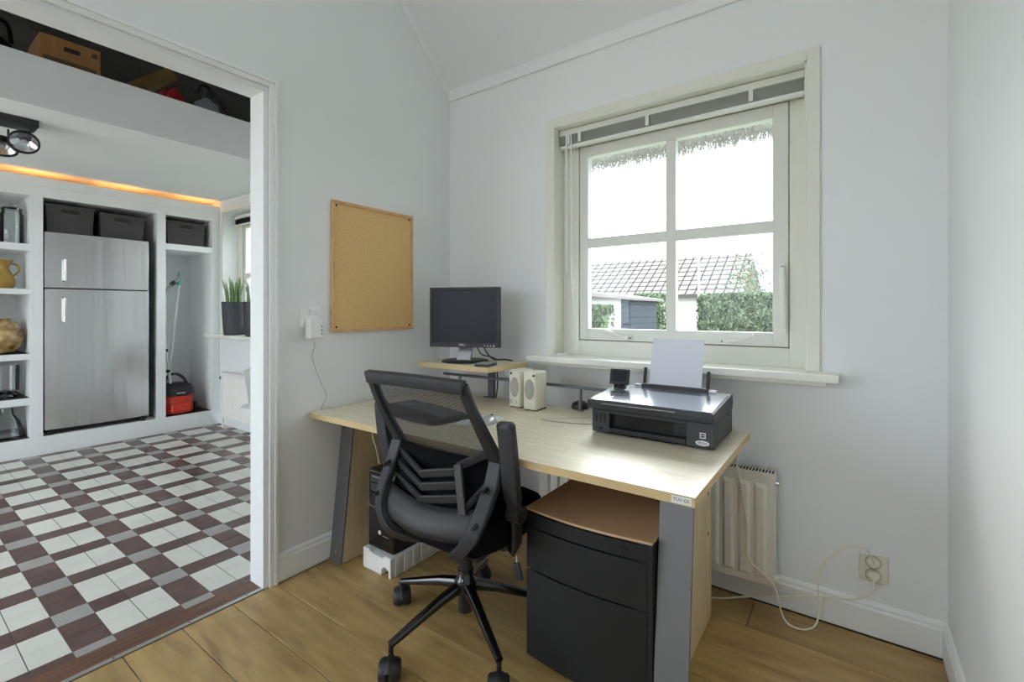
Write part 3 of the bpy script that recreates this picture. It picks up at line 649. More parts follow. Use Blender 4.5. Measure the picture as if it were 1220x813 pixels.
MB().box(TX0, TX1, TY0, TY1, TZ0, TZ1).build('case', 'black_plastic', t, bevel=0.004)
fr = MB().box(TX0, TX1, TY0-0.012, TY0-0.0005, TZ0+0.002, TZ1-0.002).build('front_bezel', 'black_gloss', t, bevel=0.005)
def rrect(x0, x1, z0, z1, r, y, n=5):
    pts = []
    for (cx_, cz_, a0) in ((x1-r, z1-r, 0), (x0+r, z1-r, PI/2), (x0+r, z0+r, PI), (x1-r, z0+r, 1.5*PI)):
        for k in range(n+1): a = a0+PI/2*k/n; pts.append((cx_+r*math.cos(a), y, cz_+r*math.sin(a)))
    return pts
MB().tube(rrect(TX0+0.004, TX1-0.004, TZ0+0.20, TZ1-0.008, 0.016, TY0-0.013), 0.0028, 8, closed=True).build('chrome_outline', 'chrome', fr, smooth=True)
MB().box(TX0+0.018, TX1-0.012, TY0-0.0135, TY0-0.012, TZ1-0.060, TZ1-0.022).build('optical_drive', 'dark_grey_plastic', fr, bevel=0.001)
MB().box(TX0+0.018, TX1-0.012, TY0-0.0135, TY0-0.012, TZ1-0.105, TZ1-0.066).build('drive_cover', 'dark_grey_plastic', fr, bevel=0.001)
MB().box(TX0+0.030, TX1-0.025, TY0-0.0145, TY0-0.0133, TZ1-0.036, TZ1-0.030).build('drive_slot', 'silver_plastic', fr)
for k in range(4): MB().box(TX0+0.10, TX0+0.122, TY0-0.0132, TY0-0.012, TZ1-0.135-0.013*k, TZ1-0.128-0.013*k).build('card_slot', 'silver_plastic', fr)
MB().lathe((TX0+0.085, TY0-0.012, TZ0+0.085), [(0.010, 0), (0.010, 0.002), (0.004, 0.003)], 18, axis=(0, -1, 0)).build('badge', 'ink_white', fr)
MB().box(TX0+0.105, TX0+0.15, TY0-0.0128, TY0-0.012, TZ0+0.072, TZ0+0.075).build('model_print', 'silver_plastic', fr)
b = MB().tube(catmull([(-1.945, 1.60, DZ-0.03), (-1.95, 1.545, 0.705), (-1.93, 1.50, 0.64), (-1.905, 1.50, 0.575), (-1.915, 1.52, 0.53), (-1.918, 1.53, 0.482)], 6), 0.0022, 6)
b.build('cable', 'cable_white', t, smooth=True)
tag(MB().tube(catmull([(-2.10, 1.60, DZ-0.029), (-2.11, 1.50, 0.715), (-2.095, 1.42, 0.70), (-2.06, 1.42, 0.71), (-2.04, 1.52, DZ-0.03)], 6), 0.002, 6).build('hanging_cable', 'cable_grey', smooth=True), 'thin grey cable looping under the left end of the desk', 'cable')

# ------------------------------------------------------------ office chair
ch = Vector((-1.216, 1.385, 0))
t = thing('office_chair', 'black mesh-back swivel office chair with flipped-up arms, backing the camera', 'chair', ch)
def q(x, y, z): return Vector((ch.x+x, ch.y+y, z))
BP = [(-0.272, 1.015, 0.226), (-0.230, 0.925, 0.232), (-0.168, 0.82, 0.240), (-0.122, 0.74, 0.243), (-0.122, 0.69, 0.242)]   # y, z, half width
def side(s): return catmull([q(s*w_, y_, z_) for (y_, z_, w_) in BP], 5)
nB = len(side(1))
rt_ = side(1); lf_ = side(-1)
ws_ = [0.070-0.036*min(1, k/(nB*0.75)) for k in range(nB)]
for sd_ in (lf_, rt_):
    MB().sweep(list(reversed(sd_)), ws_, 0.028, up=(0, 1, 0.25), n=10, sq=2.6).build('side_frame', 'chair_plastic', t, smooth=True)
top = [q(-0.236+0.472*k/10, -0.276-0.010*math.sin(k/10*PI), 1.009+0.004*math.sin(k/10*PI)) for k in range(11)]
MB().sweep(top, 0.028, 0.046, up=(0, -0.25, 1), n=12, sq=3.0).build('top_rail', 'chair_plastic', t, smooth=True)
# mesh
rows = []
for i in range(nB):
    a = lf_[i]; c = rt_[i]; rows.append([a.lerp(c, k/10)+Vector((0, -0.016*math.sin(k/10*PI), 0)) for k in range(11)])
MB().sheet(rows).build('back_mesh', 'mesh_fabric', t, smooth=True)
# dark lumbar pad just below the mesh
rows = []
for (z_, y_) in ((0.745, -0.128), (0.70, -0.130), (0.65, -0.138), (0.57, -0.165)):
    rows.append([q(-0.225+0.45*k/12, y_-0.030*math.sin(k/12*PI), z_) for k in range(13)])
MB().sheet(rows).build('lumbar_pad', 'black_fabric', t, smooth=True, solid=0.008)
# lower back shell
rows = []
for (z_, y_, w_) in ((0.592, -0.175, 0.225), (0.57, -0.190, 0.230), (0.54, -0.205, 0.230), (0.51, -0.215, 0.220), (0.487, -0.212, 0.205)):
    rows.append([q(-w_+2*w_*k/12, y_-0.035*math.cos((k/12-0.5)*PI), z_-(0.022*math.cos((k/12-0.5)*PI) if z_ > 0.56 else 0.012*math.cos((k/12-0.5)*PI))) for k in range(13)])
MB().sheet(rows).build('lower_back_shell', 'chair_plastic', t, smooth=True, solid=0.014)
# lumbar bars
for k in range(3):
    z_ = 0.690-0.046*k
    pts = [q(-0.222, -0.130-0.010*k, z_+0.012), q(-0.018, -0.214, z_-0.016), q(0.140, -0.190, z_+0.016)]
    MB().sweep(pts, 0.012, 0.030, up=(0, -0.2, 1), n=8, sq=3.0).build('lumbar_bar', 'chair_plastic', t)
MB().sweep([q(0.132, -0.190, 0.728), q(0.150, -0.200, 0.66), q(0.172, -0.210, 0.575)], 0.034, 0.014, up=(0, -1, 0), n=8, sq=3.0).build('lumbar_strut', 'chair_plastic', t)
MB().sweep([q(0.132, -0.188, 0.722), q(0.235, -0.135, 0.775)], 0.012, 0.028, up=(0, -0.2, 1), n=8, sq=3.0).build('lumbar_strut', 'chair_plastic', t)
MB().sweep([q(0.172, -0.205, 0.585), q(0.236, -0.150, 0.675)], 0.012, 0.024, up=(0, -0.2, 1), n=8, sq=3.0).build('lumbar_strut', 'chair_plastic', t)
# side brackets to the mechanism
for s_ in (-1, 1):
    pts = catmull([q(s_*0.247, -0.122, 0.735), q(s_*0.247, -0.150, 0.665), q(s_*0.240, -0.200, 0.58), q(s_*0.215, -0.232, 0.505), q(s_*0.16, -0.225, 0.44), q(s_*0.09, -0.15, 0.405), q(s_*0.03, -0.04, 0.395)], 5)
    br = MB().sweep(pts, [0.058]*6+[0.054]*10+[0.046]*(len(pts)-16), 0.034, up=(0, 0.9, 0.45), n=10, sq=2.4).build('back_bracket', 'chair_plastic', t, smooth=True)
    for (y_, z_) in ((-0.186, 0.655), (-0.232, 0.555)):
        MB().cyl(q(s_*0.243, y_-0.012, z_), q(s_*0.243, y_+0.015, z_+0.01), 0.007, n=12).build('bolt', 'dark_gap', br)
# seat
n = 10; b = MB(); rings = []
for (z_, sc_) in ((0.415, 0.86), (0.425, 0.95), (0.445, 0.99), (0.480, 1.0), (0.505, 0.97), (0.518, 0.88), (0.522, 0.6)):
    ring = []
    for k in range(36):
        a = 2*PI*k/36; ca, sa = math.cos(a), math.sin(a)
        ring.append(q(0.250*sc_*math.copysign(abs(ca)**0.55, ca), 0.025+0.245*sc_*math.copysign(abs(sa)**0.55, sa), z_+(0.012*ca*ca if z_ > 0.47 else 0)))
    rings.append(ring)
b.ring_sweep(rings); b.build('seat', 'black_fabric', t, smooth=True)
MB().box(ch.x-0.20, ch.x+0.20, ch.y-0.17, ch.y+0.20, 0.402, 0.417).build('seat_pan', 'black_plastic', t, bevel=0.01)
MB().box(ch.x-0.085, ch.x+0.085, ch.y-0.10, ch.y+0.10, 0.362, 0.404).build('tilt_mechanism', 'black_plastic', t, bevel=0.008)
lv = MB().tube(catmull([q(0.08, 0.03, 0.385), q(0.19, 0.02, 0.385), q(0.225, 0.015, 0.365), q(0.238, 0.01, 0.335)], 5), 0.004, 8).build('lift_lever', 'chrome', t, smooth=True)
MB().obox(q(0.244, 0.006, 0.312), (0.030, 0.012, 0.060), RY(-0.25)).build('lever_paddle', 'chair_plastic', lv, bevel=0.004)
# arms flipped up
for s_ in (-1, 1):
    pts = catmull([q(s_*0.295, -0.085, 0.575), q(s_*0.305, -0.115, 0.64), q(s_*0.311, -0.135, 0.73), q(s_*0.311, -0.148, 0.82), q(s_*0.308, -0.156, 0.888)], 5)
    arm = MB().sweep(pts, [0.048]*4+[0.064]*(len(pts)-5)+[0.054], [0.028]*4+[0.034]*(len(pts)-5)+[0.026], up=(0, 1, 0.1), n=12, sq=2.6).build('armrest', 'chair_plastic', t, smooth=True)
    MB().cyl(q(s_*0.266, -0.072, 0.560), q(s_*0.318, -0.072, 0.560), 0.030, n=20).build('arm_pivot', 'black_plastic', arm, smooth=True)
    pts = catmull([q(s_*0.290, -0.070, 0.560), q(s_*0.280, -0.050, 0.47), q(s_*0.255, -0.035, 0.415), q(s_*0.17, -0.03, 0.405)], 5)
    MB().sweep(pts, 0.055, 0.022, up=(s_, 0, 0.4), n=10, sq=1.8).build('arm_support', 'black_plastic', t, smooth=True)
# column and base
MB().cyl(q(0, 0, 0.235), q(0, 0, 0.365), 0.026, n=20).build('gas_column', 'black_plastic', t, smooth=True)
MB().lathe(q(0, 0, 0), [(0.024, 0.085), (0.030, 0.09), (0.030, 0.155), (0.044, 0.165), (0.044, 0.205), (0.032, 0.22), (0.030, 0.25)], 24).build('hub', 'black_gloss', t, smooth=True)
for k in range(5):
    a = math.radians(-101+72*k); dx, dy = math.cos(a), math.sin(a); r_ = 0.322
    pts = [q(dx*0.03, dy*0.03, 0.188), q(dx*0.12, dy*0.12, 0.170), q(dx*0.30, dy*0.30, 0.116), q(dx*(r_+0.004), dy*(r_+0.004), 0.108)]
    MB().sweep(pts, [0.044, 0.038, 0.028, 0.026], [0.040, 0.034, 0.024, 0.022], n=10, sq=1.4).build('base_leg', 'black_gloss', t, smooth=True)
    ca_ = a+(0.9, -0.5, 2.4, 1.2, -0.8)[k]
    ox, oy = math.cos(ca_)*0.022, math.sin(ca_)*0.022
    ctr = q(dx*r_+ox, dy*r_+oy, 0.038); ax = Vector((-math.sin(ca_), math.cos(ca_), 0))
    cs = MB().cyl(q(dx*r_, dy*r_, 0.045), q(dx*r_, dy*r_, 0.105), 0.0085, n=12).build('castor', 'black_plastic', t, smooth=True)
    for s_ in (-1, 1):
        MB().lathe(ctr+ax*0.007*s_, [(0.035, 0), (0.038, 0.004), (0.037, 0.020), (0.030, 0.028), (0.006, 0.031)], 22, axis=ax*s_).build('wheel', 'black_plastic', cs, smooth=True)
    hd = [ctr+Vector((math.cos(ca_), math.sin(ca_), 0))*0.0415*math.cos(u)+Vector((0, 0, 0.0415*math.sin(u))) for u in [math.radians(v) for v in range(20, 190, 17)]]
    MB().sweep(hd, 0.007, 0.020, up=ax, n=6).build('fork', 'black_plastic', cs, smooth=True)

# ------------------------------------------------------------ radiator under window
t = thing('radiator', 'white ribbed panel radiator under the window behind right desk leg', 'radiator', (-0.8, 2.22, 0.1))
GX0, GX1, GY0, GY1, GZ0, GZ1 = -1.38, -0.252, 2.170, 2.255, 0.120, 0.588
nfl = 18; pitch = (GX1-GX0-0.04)/nfl
MB().box(GX0, GX1, GY0+0.002, GY0+0.010, GZ0+0.004, GZ1-0.018).build('front_panel', 'radiator', t, bevel=0.004)
for i in range(nfl):
    x = GX0+0.02+pitch*i
    p_ = [(x+0.005, x+pitch-0.005, 0.003, GZ0+0.032, GZ1-0.045), (x+0.017, x+pitch-0.017, -0.009, GZ0+0.046, GZ1-0.060)]
    (a0_, a1_, ya_, za_, zb_), (c0_, c1_, yc_, zc2_, zd_) = p_
    MB().quadbox([(a0_, GY0+ya_, za_), (a1_, GY0+ya_, za_), (a1_, GY0+ya_, zb_), (a0_, GY0+ya_, zb_), (c0_, GY0+yc_, zc2_), (c1_, GY0+yc_, zc2_), (c1_, GY0+yc_, zd_), (c0_, GY0+yc_, zd_)]).build('rib', 'radiator', t, bevel=0.003)
MB().box(GX0, GX1, GY0+0.010, GY0+0.018, GZ0+0.004, GZ1-0.018).build('rear_panel', 'radiator', t, bevel=0.003)
MB().box(GX0+0.02, GX1-0.02, GY1-0.012, GY1, GZ0+0.01, GZ1-0.03).build('back_panel', 'radiator', t, bevel=0.003)
b = MB(); b.box(GX0, GX1, GY0-0.001, GY0+0.003, GZ1-0.020, GZ1); b.box(GX0, GX1, GY1-0.003, GY1, GZ1-0.020, GZ1)
b.build('top_frame', 'radiator', t, bevel=0.001)
x = GX0+0.01
while x < GX1-0.005:
    MB().box(x, x+0.004, GY0+0.003, GY1-0.003, GZ1-0.004, GZ1-0.001).build('grille_bar', 'radiator', t); x += 0.012
MB().box(GX0+0.005, GX1-0.005, GY0+0.004, GY1-0.004, GZ1-0.022, GZ1-0.012).build('convector_fins', 'dark_gap', t)
for xx in (GX0, GX1-0.002): MB().box(xx, xx+0.002, GY0, GY1, GZ0+0.004, GZ1).build('side_panel', 'radiator', t)
MB().cyl((GX1-0.002, GY0+0.03, GZ1-0.045), (GX1+0.016, GY0+0.03, GZ1-0.045), 0.010, n=12).build('air_vent', 'chrome', t, smooth=True)
MB().cyl((GX1-0.002, GY0+0.03, GZ0+0.03), (GX1+0.016, GY0+0.03, GZ0+0.03), 0.012, n=12).build('valve_plug', 'radiator', t, smooth=True)
for x in (GX0+0.2, GX1-0.2): MB().box(x-0.015, x+0.015, GY1, W-0.0005, GZ0+0.05, GZ1-0.06).build('wall_bracket', 'radiator', t)

# ------------------------------------------------------------ double socket and cables
t = thing('wall_socket', 'white double wall socket with plugged cables right of the radiator', 'socket', (0.071, W, 0.21))
MB().box(0.028, 0.116, W-0.012, W, 0.212, 0.316).build('plate', 'cream_plastic', t, bevel=0.003)
for z in (0.290, 0.240):
    MB().lathe((0.071, W-0.012, z), [(0.023, 0), (0.023, 0.003), (0.0205, 0.003), (0.0205, 0.0005)], 26, axis=(0, -1, 0), caps=False).build('socket_ring', 'cream_plastic', t, smooth=True)
    MB().lathe((0.071, W-0.0122, z), [(0.0235, 0.0), (0.0245, 0.0), (0.0245, 0.0012), (0.0235, 0.0012)], 26, axis=(0, -1, 0), caps=False).build('shadow_gap', 'dark_gap', t)
def plug(x, z, label, pts, cat='cable'):
    t = thing('power_cable', label, cat, (x, W-0.012, z-0.02))
    MB().lathe((x, W-0.0125, z), [(0.0185, 0), (0.0185, 0.012), (0.016, 0.020), (0.009, 0.026)], 22, axis=(0, -1, 0)).build('plug', 'cable_white', t, smooth=True)
    MB().tube(catmull(pts, 10), 0.0034, 8).build('cable', 'cable_white', t, smooth=True)
plug(0.071, 0.290, 'cream cable looping from upper socket over the floor to printer',
     [(0.071, W-0.036, 0.290), (0.066, W-0.045, 0.318), (0.040, W-0.05, 0.355), (-0.03, W-0.055, 0.325), (-0.098, W-0.07, 0.23), (-0.100, W-0.075, 0.08), (-0.115, W-0.10, 0.020), (-0.165, W-0.13, 0.008), (-0.215, W-0.13, 0.03), (-0.245, W-0.13, 0.14), (-0.290, W-0.125, 0.18), (-0.345, W-0.125, 0.235), (-0.349, W-0.125, 0.37), (-0.372, W-0.125, 0.52), (-0.385, W-0.13, 0.62), (-0.374, W-0.14, 0.70), (-0.392, W-0.155, 0.762), (-0.43, W-0.19, 0.775)])
plug(0.072, 0.240, 'cream cable running from lower socket along the baseboard to desk leg',
     [(0.072, W-0.036, 0.240), (0.070, W-0.048, 0.205), (0.045, W-0.045, 0.165), (-0.02, W-0.04, 0.130), (-0.12, W-0.035, 0.105), (-0.23, W-0.06, 0.075), (-0.36, W-0.09, 0.045), (-0.49, W-0.12, 0.010), (-0.70, W-0.15, 0.006)])

# ------------------------------------------------------------ kitchen shell
KX = -6.32
kf = struct(MB().box(KX-0.2, LB-0.003, -2.2, KW+0.2, -0.1, -0.0022).build('floor_kitchen', 'grout'))
px_, py_ = 0.3410, 0.3420
X0, Y0 = -2.884, 0.580       # a white cell starts here
tiles = []
# cells: x: [X0, X0+.227] white (two tiles), [X0+.227, X0+.341] short; y: [Y0, Y0+.226] wide (two tiles), [Y0+.226, Y0+.342] narrow
for i in range(-9, 3):
    for j in range(-6, 6):
        xa = [X0+px_*i, X0+px_*i+0.1135, X0+px_*i+0.227, X0+px_*(i+1)]
        ya = [Y0+py_*j, Y0+py_*j+0.113, Y0+py_*j+0.226, Y0+py_*(j+1)]
        for a in range(3):
            for c in range(3):
                x0, x1, y0, y1 = xa[a], min(xa[a+1], -2.262), ya[c], min(ya[c+1], KW)
                x0 = max(x0, U)
                if x1-x0 < 0.01 or y1-y0 < 0.01: continue
                m_ = 'tile_white' if a < 2 and c < 2 else ('tile_grey' if a == 2 and c == 2 else 'tile_brown')
                tiles.append((x0, x1, y0, y1, m_, a, c))
def tbox(mb, tl):
    x0, x1, y0, y1, m_, a, c = tl
    gx0 = 0.0006; gy0 = 0.0016 if c == 1 else 0.0006; gy1 = 0.0016 if c == 0 else 0.0006
    return mb.box(x0+gx0, x1-gx0, y0+gy0, y1-gy1, -0.002, 0.0)
vis = [tl for tl in tiles if tl[3] > 0.02 and (tl[3] > (tl[0]*-0.10+0.0))]
vis.sort(key=lambda tl: (tl[0]+tl[1])**2+(tl[2]+tl[3])**2)
near = set(id(tl) for tl in vis[:295]); share = {}
for tl in tiles:
    if id(tl) in near:
        key = (tl[4], round(tl[1]-tl[0], 4), round(tl[3]-tl[2], 4), tl[6])
        if key in share:
            o0 = share[key]; o = o0.copy(); C.objects.link(o); o.parent = kf
            o.location = Vector(((tl[0]+tl[1])/2, (tl[2]+tl[3])/2+(WL[o0].y-share[('c',)+key]), -0.002))-WL[kf]
        else:
            share[key] = tbox(MB(), tl).build('tile', tl[4], kf, bevel=0.0006, seg=1); share[('c',)+key] = (tl[2]+tl[3])/2
b = MB(); mi = []; order = ['tile_white', 'tile_brown', 'tile_grey']
for tl in tiles:
    if id(tl) not in near: tbox(b, tl); mi += [order.index(tl[4])]*6
o = b.build('tile_field', 'tile_white', kf, kind='stuff')
o.data.materials.append(M['tile_brown']); o.data.materials.append(M['tile_grey'])
for p_, k_ in zip(o.data.polygons, mi): p_.material_index = k_
struct(MB().box(-2.262, -2.158, OP0-0.5, OP1-0.001, -0.002, 0.001).build('trim_8', 'threshold_wood', bevel=0.0006))
b = MB().box(-2.158, -2.137, OP0, OP1-0.021, -0.001, 0.004); ts = struct(b.build('trim_9', 'alu', bevel=0.0015))
for y in (0.30, 0.54, 0.78, 1.0): MB().cyl((-2.148, y, 0.004), (-2.148, y, 0.0046), 0.004, n=10).build('screw', 'steel_dark', ts)
# kitchen window wall (continues the facade line)
kx0, kx1, kz0, kz1 = -5.60, -4.30, 1.0, 2.33
b = MB(); b.box(KX-0.2, kx0, KW, KW+0.27, -0.1, 4.4); b.box(kx1, LB, KW, KW+0.27, -0.1, 4.4); b.box(kx0, kx1, KW, KW+0.27, -0.1, kz0); b.box(kx0, kx1, KW, KW+0.27, kz1, 4.4)
struct(b.build('wall_kitchen_window_side', 'wall'))
struct(MB().box(KX-0.2, KX, -2.2, KW, -0.1, 4.4).build('wall_kitchen_back', 'wall'))
struct(MB().box(-3.95, KX, -2.2, KW, 2.465, 2.70).build('ceiling_kitchen', 'ceiling'))
struct(MB().box(-3.95, -3.92, -2.2, KW, 2.465, 2.765).build('trim_10', 'trim', bevel=0.003))
b = MB(); b.box(KX-0.2, -5.4, -2.4, -2.2, -0.1, 4.4); b.box(-2.8, LB, -2.4, -2.2, -0.1, 4.4); b.box(-5.4, -2.8, -2.4, -2.2, 2.25, 4.4)
struct(b.build('wall_kitchen_end', 'wall'))
# kitchen roof above the loft (sloping), with rafters
b = MB().prism([(LB, KW+0.27, 3.05), (LB, -0.3, 4.6), (LB, -2.2, 4.6), (LB, -2.2, 4.75), (LB, -0.3, 4.75), (LB, KW+0.27, 3.2)], (KX-0.2-LB, 0, 0))
struct(b.build('ceiling_loft', 'loft_dim_boards'))
struct(MB().box(KX, KX+0.02, -2.2, KW, 2.70, 4.2).build('loft_dim_panel', 'loft_dim_boards'))  # dark panel added over the pale wall so the loft looks dim
# kitchen window
cs = struct(MB().box(kx0-0.045, kx0, KW-0.014, KW+0.002, kz0, kz1+0.045).box(kx0, kx1, KW-0.014, KW+0.002, kz1, kz1+0.045).box(kx1, kx1+0.045, KW-0.014, KW+0.002, kz0, kz1+0.045).build('window_2', 'cream_trim', bevel=0.002))
b = MB(); yk = KW+0.15
b.box(kx0, kx0+0.10, yk, yk+0.08, kz0, kz1); b.box(kx1-0.1, kx1, yk, yk+0.08, kz0, kz1); b.box(kx0+0.1, kx1-0.1, yk, yk+0.08, kz1-0.10, kz1); b.box(kx0+0.1, kx1-0.1, yk, yk+0.08, kz0, kz0+0.09)
b.build('window_frame', 'cream_trim', cs, bevel=0.002)
b = MB(); y0, y1 = yk+0.01, yk+0.06; a0, a1, c0, c1 = kx0+0.105, kx1-0.105, kz0+0.095, kz1-0.105
b.box(a0, a0+0.05, y0, y1, c0, c1); b.box(a1-0.05, a1, y0, y1, c0, c1); b.box(a0+0.05, a1-0.05, y0, y1, c1-0.05, c1); b.box(a0+0.05, a1-0.05, y0, y1, c0, c0+0.05); b.box(a0+0.05, a1-0.05, y0, y1, 1.62, 1.67); b.box((a0+a1)/2-0.025, (a0+a1)/2+0.025, y0, y1, c0+0.05, c1-0.05)
b.build('sash', 'sash', cs, bevel=0.002)
xm = (a0+a1)/2
for (p0_, p1_) in ((a0+0.05, xm-0.025), (xm+0.025, a1-0.05)):
    for (r0_, r1_) in ((c0+0.05, 1.62), (1.67, c1-0.05)):
        MB().box(p0_-0.003, p1_+0.003, y0+0.024, y0+0.028, r0_-0.003, r1_+0.003).build('pane', 'glass', cs)
struct(MB().box(kx0-0.06, kx1+0.06, 2.19, KW+0.16, 0.968, 1.0).build('trim_11', 'sill', bevel=0.003))
t = thing('kitchen_blind', 'dark grey venetian blind pulled up at the kitchen window', 'blind', (-4.95, KW+0.12, 2.2))
MB().box(kx0+0.01, kx1-0.01, KW+0.10, KW+0.14, 2.268, 2.30).build('head_rail', 'blind_rail', t, bevel=0.002)
for i in range(9): MB().sweep([(kx0+0.015, KW+0.12, 2.215+0.006*i), (kx1-0.015, KW+0.12, 2.215+0.006*i)], 0.026, 0.003, n=8).build('slat', 'dark_grey_plastic', t)
MB().sweep([(kx0+0.01, KW+0.12, 2.203), (kx1-0.01, KW+0.12, 2.203)], 0.03, 0.018, n=10, sq=1.5).build('bottom_rail', 'blind_rail', t, smooth=True)
# kitchen radiator
t = thing('kitchen_radiator', 'white ribbed radiator under the kitchen window sill', 'radiator', (-4.9, 2.3, 0.1))
hx0, hx1, hy, hz0, hz1 = -5.44, -4.35, 2.27, 0.12, 0.60
xs = [hx0, hx0+0.02]; x = hx0+0.03
while x < hx1-0.03: xs += [x, x+0.008, x+0.022, x+0.030]; x += 0.036
xs += [hx1]
MB().sheet([[(x, hy+(0.006 if (i-2) % 4 in (1, 2) and 2 <= i < len(xs)-1 and 0 < k_ < 3 else 0), z) for i, x in enumerate(xs)] for k_, z in enumerate((hz0, hz0+0.04, hz1-0.04, hz1-0.01))]).build('front_panel', 'radiator', t, solid=0.002)
MB().box(hx0, hx1, hy+0.012, hy+0.06, hz0+0.01, hz1-0.015).build('body', 'radiator', t, bevel=0.002)
MB().box(hx0, hx1, hy-0.002, hy+0.065, hz1-0.010, hz1).build('top_grille', 'radiator', t, bevel=0.002)
for zz in (hz0+0.04,): MB().tube([(hx0+0.01, hy+0.03, zz), (hx0-0.03, hy+0.03, zz), (hx0-0.035, hy+0.03, 0.0)], 0.010, 10).build('pipe', 'radiator', t, smooth=True)
MB().cyl((hx0-0.05, hy+0.03, hz1-0.07), (hx0, hy+0.03, hz1-0.07), 0.014, n=14).build('valve', 'radiator', t, smooth=True)
MB().cyl((hx0-0.075, hy+0.03, hz1-0.07), (hx0-0.05, hy+0.03, hz1-0.07), 0.018, n=14).build('thermostat_knob', 'dark_grey_plastic', t, smooth=True)
for x in (hx0+0.2, hx1-0.2): MB().box(x-0.015, x+0.015, hy+0.06, KW, hz0+0.08, hz1-0.08).build('wall_bracket', 'radiator', t)
baseboard('baseboard_kitchen', (U, KW, 0), (LB, KW, 0), (0, -1, 0))

# plants on the kitchen sill
def plant(x, y, r0, r1, h, label, seed):
    rnd = random.Random(seed)
    t = thing('potted_plant', label, 'plant', (x, y, 1.0), 'potted plants on the kitchen sill')
    MB().lathe((x, y, 1.0), [(r0*0.9, 0), (r0, 0.01), (r1, h-0.01), (r1, h), (r1-0.012, h), (r1-0.014, h-0.03)], 26).build('pot', 'pot', t, smooth=True)
    MB().lathe((x, y, 1.0+h-0.035), [(r1-0.012, 0), (r1-0.015, 0.006), (0.01, 0.010)], 20).build('soil', 'soil', t, smooth=True)
    for k in range(28):
        a = rnd.uniform(0, 2*PI); rr = rnd.uniform(0.01, r1-0.04); hh = rnd.uniform(0.18, 0.30); ln = rnd.uniform(0.0, 0.05)
        p0_ = Vector((x+rr*math.cos(a), y+rr*math.sin(a), 1.0+h-0.03))
        MB().tube(catmull([p0_, p0_+Vector((ln*0.3*math.cos(a), ln*0.3*math.sin(a), hh*0.5)), p0_+Vector((ln*math.cos(a), ln*math.sin(a), hh))], 4), [0.0055]*4+[0.005]*3+[0.003, 0.001], 6).build('leaf', 'leaf', t, smooth=True)
plant(-5.23, 2.315, 0.105, 0.122, 0.345, 'sansevieria in dark pot on kitchen sill, nearer the cabinet', 3)
plant(-4.80, 2.33, 0.105, 0.122, 0.34, 'sansevieria in dark pot on kitchen sill, nearer the doorway', 5)

# ------------------------------------------------------------ built-in unit
t = thing('built_in_cabinet', 'white floor-to-ceiling built-in cabinet with niches around the fridge', 'cabinet', (-6.0, 0.8, 0))
UY0, UY1, UZ = -0.6, 2.362, 2.41
LN = (0.15, 0.874); FN = (0.953, 1.783); RN = (1.857, 2.288)
BZ = 0.158
b = MB(); b.box(KX, U, UY0, UY1, 0, BZ); b.build('plinth', 'trim', t, bevel=0.002)
b = MB(); b.box(KX, U, UY0, UY1, 2.24, 2.33); b.box(U-0.02, U, UY0, UY1, 2.33, UZ); b.build('top_fascia', 'trim', t, bevel=0.002)
for (a, c) in ((UY0, LN[0]), (LN[1], FN[0]), (FN[1], RN[0]), (RN[1], UY1)):
    MB().box(KX, U, a, c, BZ, 2.24).build('upright', 'trim', t, bevel=0.002)
MB().box(KX, KX+0.012, LN[0], LN[1], BZ, 2.24).build('back_board', 'trim', t); MB().box(KX, KX+0.012, FN[0], FN[1], BZ, 2.24).build('back_board', 'trim', t); MB().box(KX, KX+0.012, RN[0], RN[1], BZ, 2.24).build('back_board', 'trim', t)
SH = [(0.445, 0.504), (0.832, 0.883), (1.394, 1.439), (1.767, 1.824)]
for (a, c) in SH: MB().box(KX+0.012, U, LN[0], LN[1], a, c).build('shelf_board', 'trim', t, bevel=0.002)
MB().box(KX+0.012, U, RN[0], RN[1], 1.885, 1.946).build('shelf_board', 'trim', t, bevel=0.002)
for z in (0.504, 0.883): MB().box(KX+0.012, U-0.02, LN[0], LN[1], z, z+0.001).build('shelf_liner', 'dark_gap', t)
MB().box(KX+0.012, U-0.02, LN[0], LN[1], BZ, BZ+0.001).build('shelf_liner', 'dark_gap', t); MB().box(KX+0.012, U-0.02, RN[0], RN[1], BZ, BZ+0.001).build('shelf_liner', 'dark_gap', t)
# warm light strip on top of the cabinet
t = thing('light_strip', 'warm orange light strip on top of the built-in cabinet', 'light', (U-0.1, 1.0, 2.33))
MB().box(U-0.12, U-0.10, UY0+0.01, UY1-0.02, 2.33, 2.342).build('housing', 'white_plastic', t)
y = -0.5
k = 0
while y < 2.25:
    MB().box(U-0.098, U-0.090, y, y+0.34, 2.332, 2.346).build('lamp_tube', 'led_warm', t, bevel=0.002); y += 0.62
